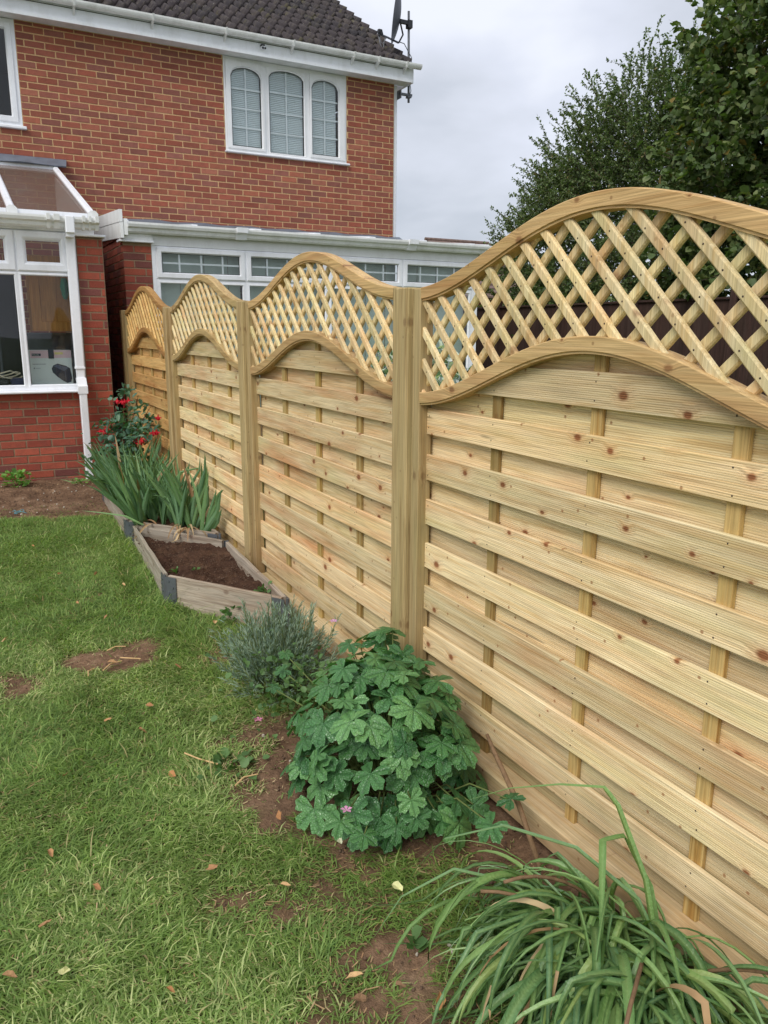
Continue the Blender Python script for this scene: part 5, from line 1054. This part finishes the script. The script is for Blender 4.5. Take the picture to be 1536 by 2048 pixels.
for k in range(5): me = fleaf(k); me.materials.append(M['fallen']); me.update(); FL.append(me)
me = fleaf(9); me.materials.append(M['palefallen']); me.update(); FLP = me
ORD = ['nearest', 'second nearest', 'third nearest', 'fourth nearest', 'fifth nearest', 'sixth nearest', 'seventh nearest', 'eighth nearest', 'ninth nearest', 'tenth nearest', 'eleventh nearest', 'twelfth nearest', 'thirteenth nearest', 'fourteenth nearest', 'fifteenth nearest']
MARKS = [('the hinged near corner of the bare raised bed', -.6, 1.78), ('the oval bare earth patch in the lawn', -.98, 1.2), ('the geranium mound', -.45, -.45), ('the bottom left corner of the picture', -1.57, -.85), ('the strap-leaved clump', -.6, -1.25), ('the soil strip along the conservatory', -1.0, 4.0)]
def ranked(pts, what):
    g = {}
    for i, (x, y_) in enumerate(pts): g.setdefault(min(range(6), key=lambda m: (x-MARKS[m][1])**2+(y_-MARKS[m][2])**2), []).append(i)
    out = {}
    for m, l in g.items():
        l.sort(key=lambda i: (pts[i][0]-MARKS[m][1])**2+(pts[i][1]-MARKS[m][2])**2)
        for r, i in enumerate(l): out[i] = what+' '+ORD[r]+' to '+MARKS[m][0]
    return out
PALE = (22, 23, 25); BRN = [i for i in range(len(LFL)) if i not in PALE]
LL = {BRN[i]: t for i, t in ranked([LFL[i] for i in BRN], 'brown fallen leaf').items()}; LL.update({PALE[i]: t for i, t in ranked([LFL[i] for i in PALE], 'pale yellowish fallen leaf').items()})
for k, (x, y_) in enumerate(LFL):
    pale = k in PALE; s = random.uniform(.026, .046)*(1.35 if pale else 1)
    o = bpy.data.objects.new('fallen_leaf', FLP if pale else FL[k % 5]); C.objects.link(o); o.location = (x, y_, float(gz(x, y_))+.026); o.rotation_euler = (random.gauss(0, .35), random.gauss(0, .35), random.uniform(0, 6)); o.scale = (s, s, s)
    tag(o, LL[k], 'leaf', 'pale fallen leaves' if pale else 'brown fallen leaves')
mb = MB()
for k in range(46):
    x, y_ = (random.uniform(-1.4, -.55), random.uniform(4.1, 5.5)) if k > 10 else (random.uniform(-.75, -.3), random.uniform(-1.2, .3))
    r = random.Random(k); s = r.uniform(.004, .011); n = 6; rz = r.random()*6; c_, s_ = math.cos(rz), math.sin(rz); z = float(gz(x, y_))+.004; mb.cur = r.random()
    mb.loft([[(x+s*(c_*u-.7*s_*v)*q, y_+s*(s_*u+.7*c_*v)*q, z+h*s) for u, v, q in ((math.cos(2*pi*j/n), math.sin(2*pi*j/n), (.8+.3*r.random())*q0) for j in range(n))] for q0, h in ((.8, -.5), (1, .1), (.6, .6))])
tag(mb.build('gravel', M['stone'], attr=True), 'pale pebbles and chips scattered over the bare soil', 'gravel', kind='stuff')
TW = ((-1.02, 1.06, .7, .12), (-.93, 1.1, 2.6, .1), (-.97, 1.25, .2, .09), (-1.12, 1.02, 1.2, .08), (-.75, -.1, .4, .1), (-.86, .1, 2.2, .16)); TL = ranked([t[:2] for t in TW], 'thin dry twig')
for k, (x, y_, a, L) in enumerate(TW):
    mb = MB(); mb.tube([(-L/2, 0, 0), (0, .01, .006), (L/2, -.006, 0)], .0028, 5); o = mb.build('dry_twig', M['chip']); o.location = (x, y_, float(gz(x, y_))+.018); o.rotation_euler = (0, 0, a); tag(o, TL[k], 'twig', 'dry twigs on the lawn')
mb = MB(); mb.smooth = True
for q in range(3): mb.tube([(-1.27+.09*t+.015*math.sin(8*t+q), 4.28+.1*math.sin(5*t+q*2)*.5, .135+.008*math.cos(9*t)) for t in np.linspace(0, 1, 12)], .0025, 5)
tag(mb.build('blue_string', M['teal']), 'scrap of blue string on the soil near the house', 'string')

def grass(n, xr, yr, dens, name, label, mat='grass', straw=False):
    x = RNG.uniform(*xr, n); y_ = RNG.uniform(*yr, n); sm = soilmask(x, y_)
    keep = (RNG.random(n) < .15+.85*np.clip(1-np.abs(sm-.5)*2, 0, 1)*vnoise(x, y_, 3, 31)) if straw else RNG.random(n) > np.clip(sm**.8*1.05, 0, .975)
    # keep out of the beds
    def inside(cs):
        cs = np.array(cs); r = np.ones(n, bool)
        for i in range(4): a, b_ = cs[i], cs[(i+1) % 4]; r &= ((b_[0]-a[0])*(y_-a[1])-(b_[1]-a[1])*(x-a[0])) > -.012
        return r
    keep &= ~inside([(-.60, 1.78), (-.135, 1.10), (-.085, 2.34), (-.545, 3.05)]) & ~inside([(-.565, 3.17), (-.085, 2.50), (-.085, 3.86), (-.53, 4.50)]) & (x < -.07)
    dens_n = .35+.65*vnoise(x, y_, 4, 12); keep &= RNG.random(n) < dens_n*dens+.25
    x, y_, sm = x[keep], y_[keep], sm[keep]; n = len(x)
    flow = 2*pi*vnoise(x, y_, 2.1, 15)*1.6+RNG.normal(size=n)*1.35; clump = vnoise(x, y_, 7, 16)
    h = (.013+.026*clump*RNG.random(n)+.012*RNG.random(n))*np.where(RNG.random(n) < .12, 1.9, 1)*(1-.45*sm); near_bed = np.exp(-((x+.62)/.09)**2)*((y_ > 1.1) & (y_ < 3.4)); h *= 1+.9*near_bed
    lean = .85+.95*RNG.random(n); w = .0011+.0012*RNG.random(n); z = gz(x, y_)-.004
    if straw: lean = lean*.4+2.0; h = h*1.2; w = w*.8; z = z+.012*RNG.random(n)
    dx, dy = np.cos(flow), np.sin(flow); sx, sy = -dy, dx; L = h*1.5
    b = np.stack([x, y_, z], 1); S_ = np.stack([sx, sy, 0*sx], 1)*w[:, None]; D = np.stack([dx, dy, 0*dx], 1)
    el1 = np.clip(1.25-.55*lean+.2*RNG.normal(size=n), .15, 1.5); el2 = el1-.7*lean*.9
    m1 = b+(D*np.cos(el1)[:, None]+np.array([0, 0, 1])*np.sin(el1)[:, None])*(L*.5)[:, None]; tip = m1+(D*np.cos(el2)[:, None]+np.array([0, 0, 1])*np.sin(el2)[:, None])*(L*.62)[:, None]
    tip[:, 2] = np.maximum(tip[:, 2], z+.006)
    V = np.stack([b-S_*.8, b+S_*.8, m1+S_, m1-S_, tip], 1).reshape(-1, 3); i5 = np.arange(n)*5
    F = np.concatenate([np.stack([i5, i5+1, i5+2], 1), np.stack([i5, i5+2, i5+3], 1), np.stack([i5+3, i5+2, i5+4], 1)])
    patch = np.clip(.5*vnoise(x, y_, 1.7, 21)+.25*vnoise(x, y_, 5, 22)+.25*RNG.random(n), 0, 1); rv = np.clip(patch*1.15-.08+.10*RNG.normal(size=n), 0, .999)
    o = npmesh(name, V, F, M[mat], None, np.tile(rv, 3)); return tag(o, label, 'grass', kind='stuff')
grass(400000, (-1.95, -.05), (-1.75, 4.5), 1.0, 'grass', 'short trodden green grass covering the lawn')
grass(170000, (-3.3, -1.95), (-1.2, 4.6), 1.0, 'grass', 'lawn grass running on past the left of the view')

grass(60000, (-1.95, -.05), (-1.75, 5.5), 1.0, 'straw', 'dry straw-coloured clippings and thatch on lawn and soil edges', 'dead', True)
# crumbs of earth on the bare ground
n = 16000; x = RNG.uniform(-1.6, -.06, n); y_ = RNG.uniform(-1.6, 5.5, n); k_ = RNG.random(n) < soilmask(x, y_)**1.5*.8; x, y_ = x[k_], y_[k_]; n = len(x)
xb = RNG.uniform(-.58, -.09, 2600); yb = RNG.uniform(1.1, 3.0, 2600); t_ = (-.085-xb)/.5; kb = (yb > 1.14+t_*.62+.05) & (yb < 2.30+t_*.7); x = np.concatenate([x, xb[kb]]); y_ = np.concatenate([y_, yb[kb]]); zc = np.concatenate([gz(x[:n], y_[:n])+.002, np.full(kb.sum(), .172)]); n = len(x)
S_ = .002+.006*RNG.random(n)**3; oct_v = [(1, 0, 0), (-1, 0, 0), (0, 1, 0), (0, -1, 0), (0, 0, .8), (0, 0, -.8)]; oct_f = [(0, 2, 4), (2, 1, 4), (1, 3, 4), (3, 0, 4), (2, 0, 5), (1, 2, 5), (3, 1, 5), (0, 3, 5)]
tag(scatter('soil_crumbs', oct_v, oct_f, np.stack([x, y_, zc], 1), frames(rdir(n), rdir(n)), np.stack([S_, S_*(.6+.5*RNG.random(n)), S_*.8], 1), M['crumb']), 'loose crumbs of earth on the bare soil', 'soil', kind='stuff')
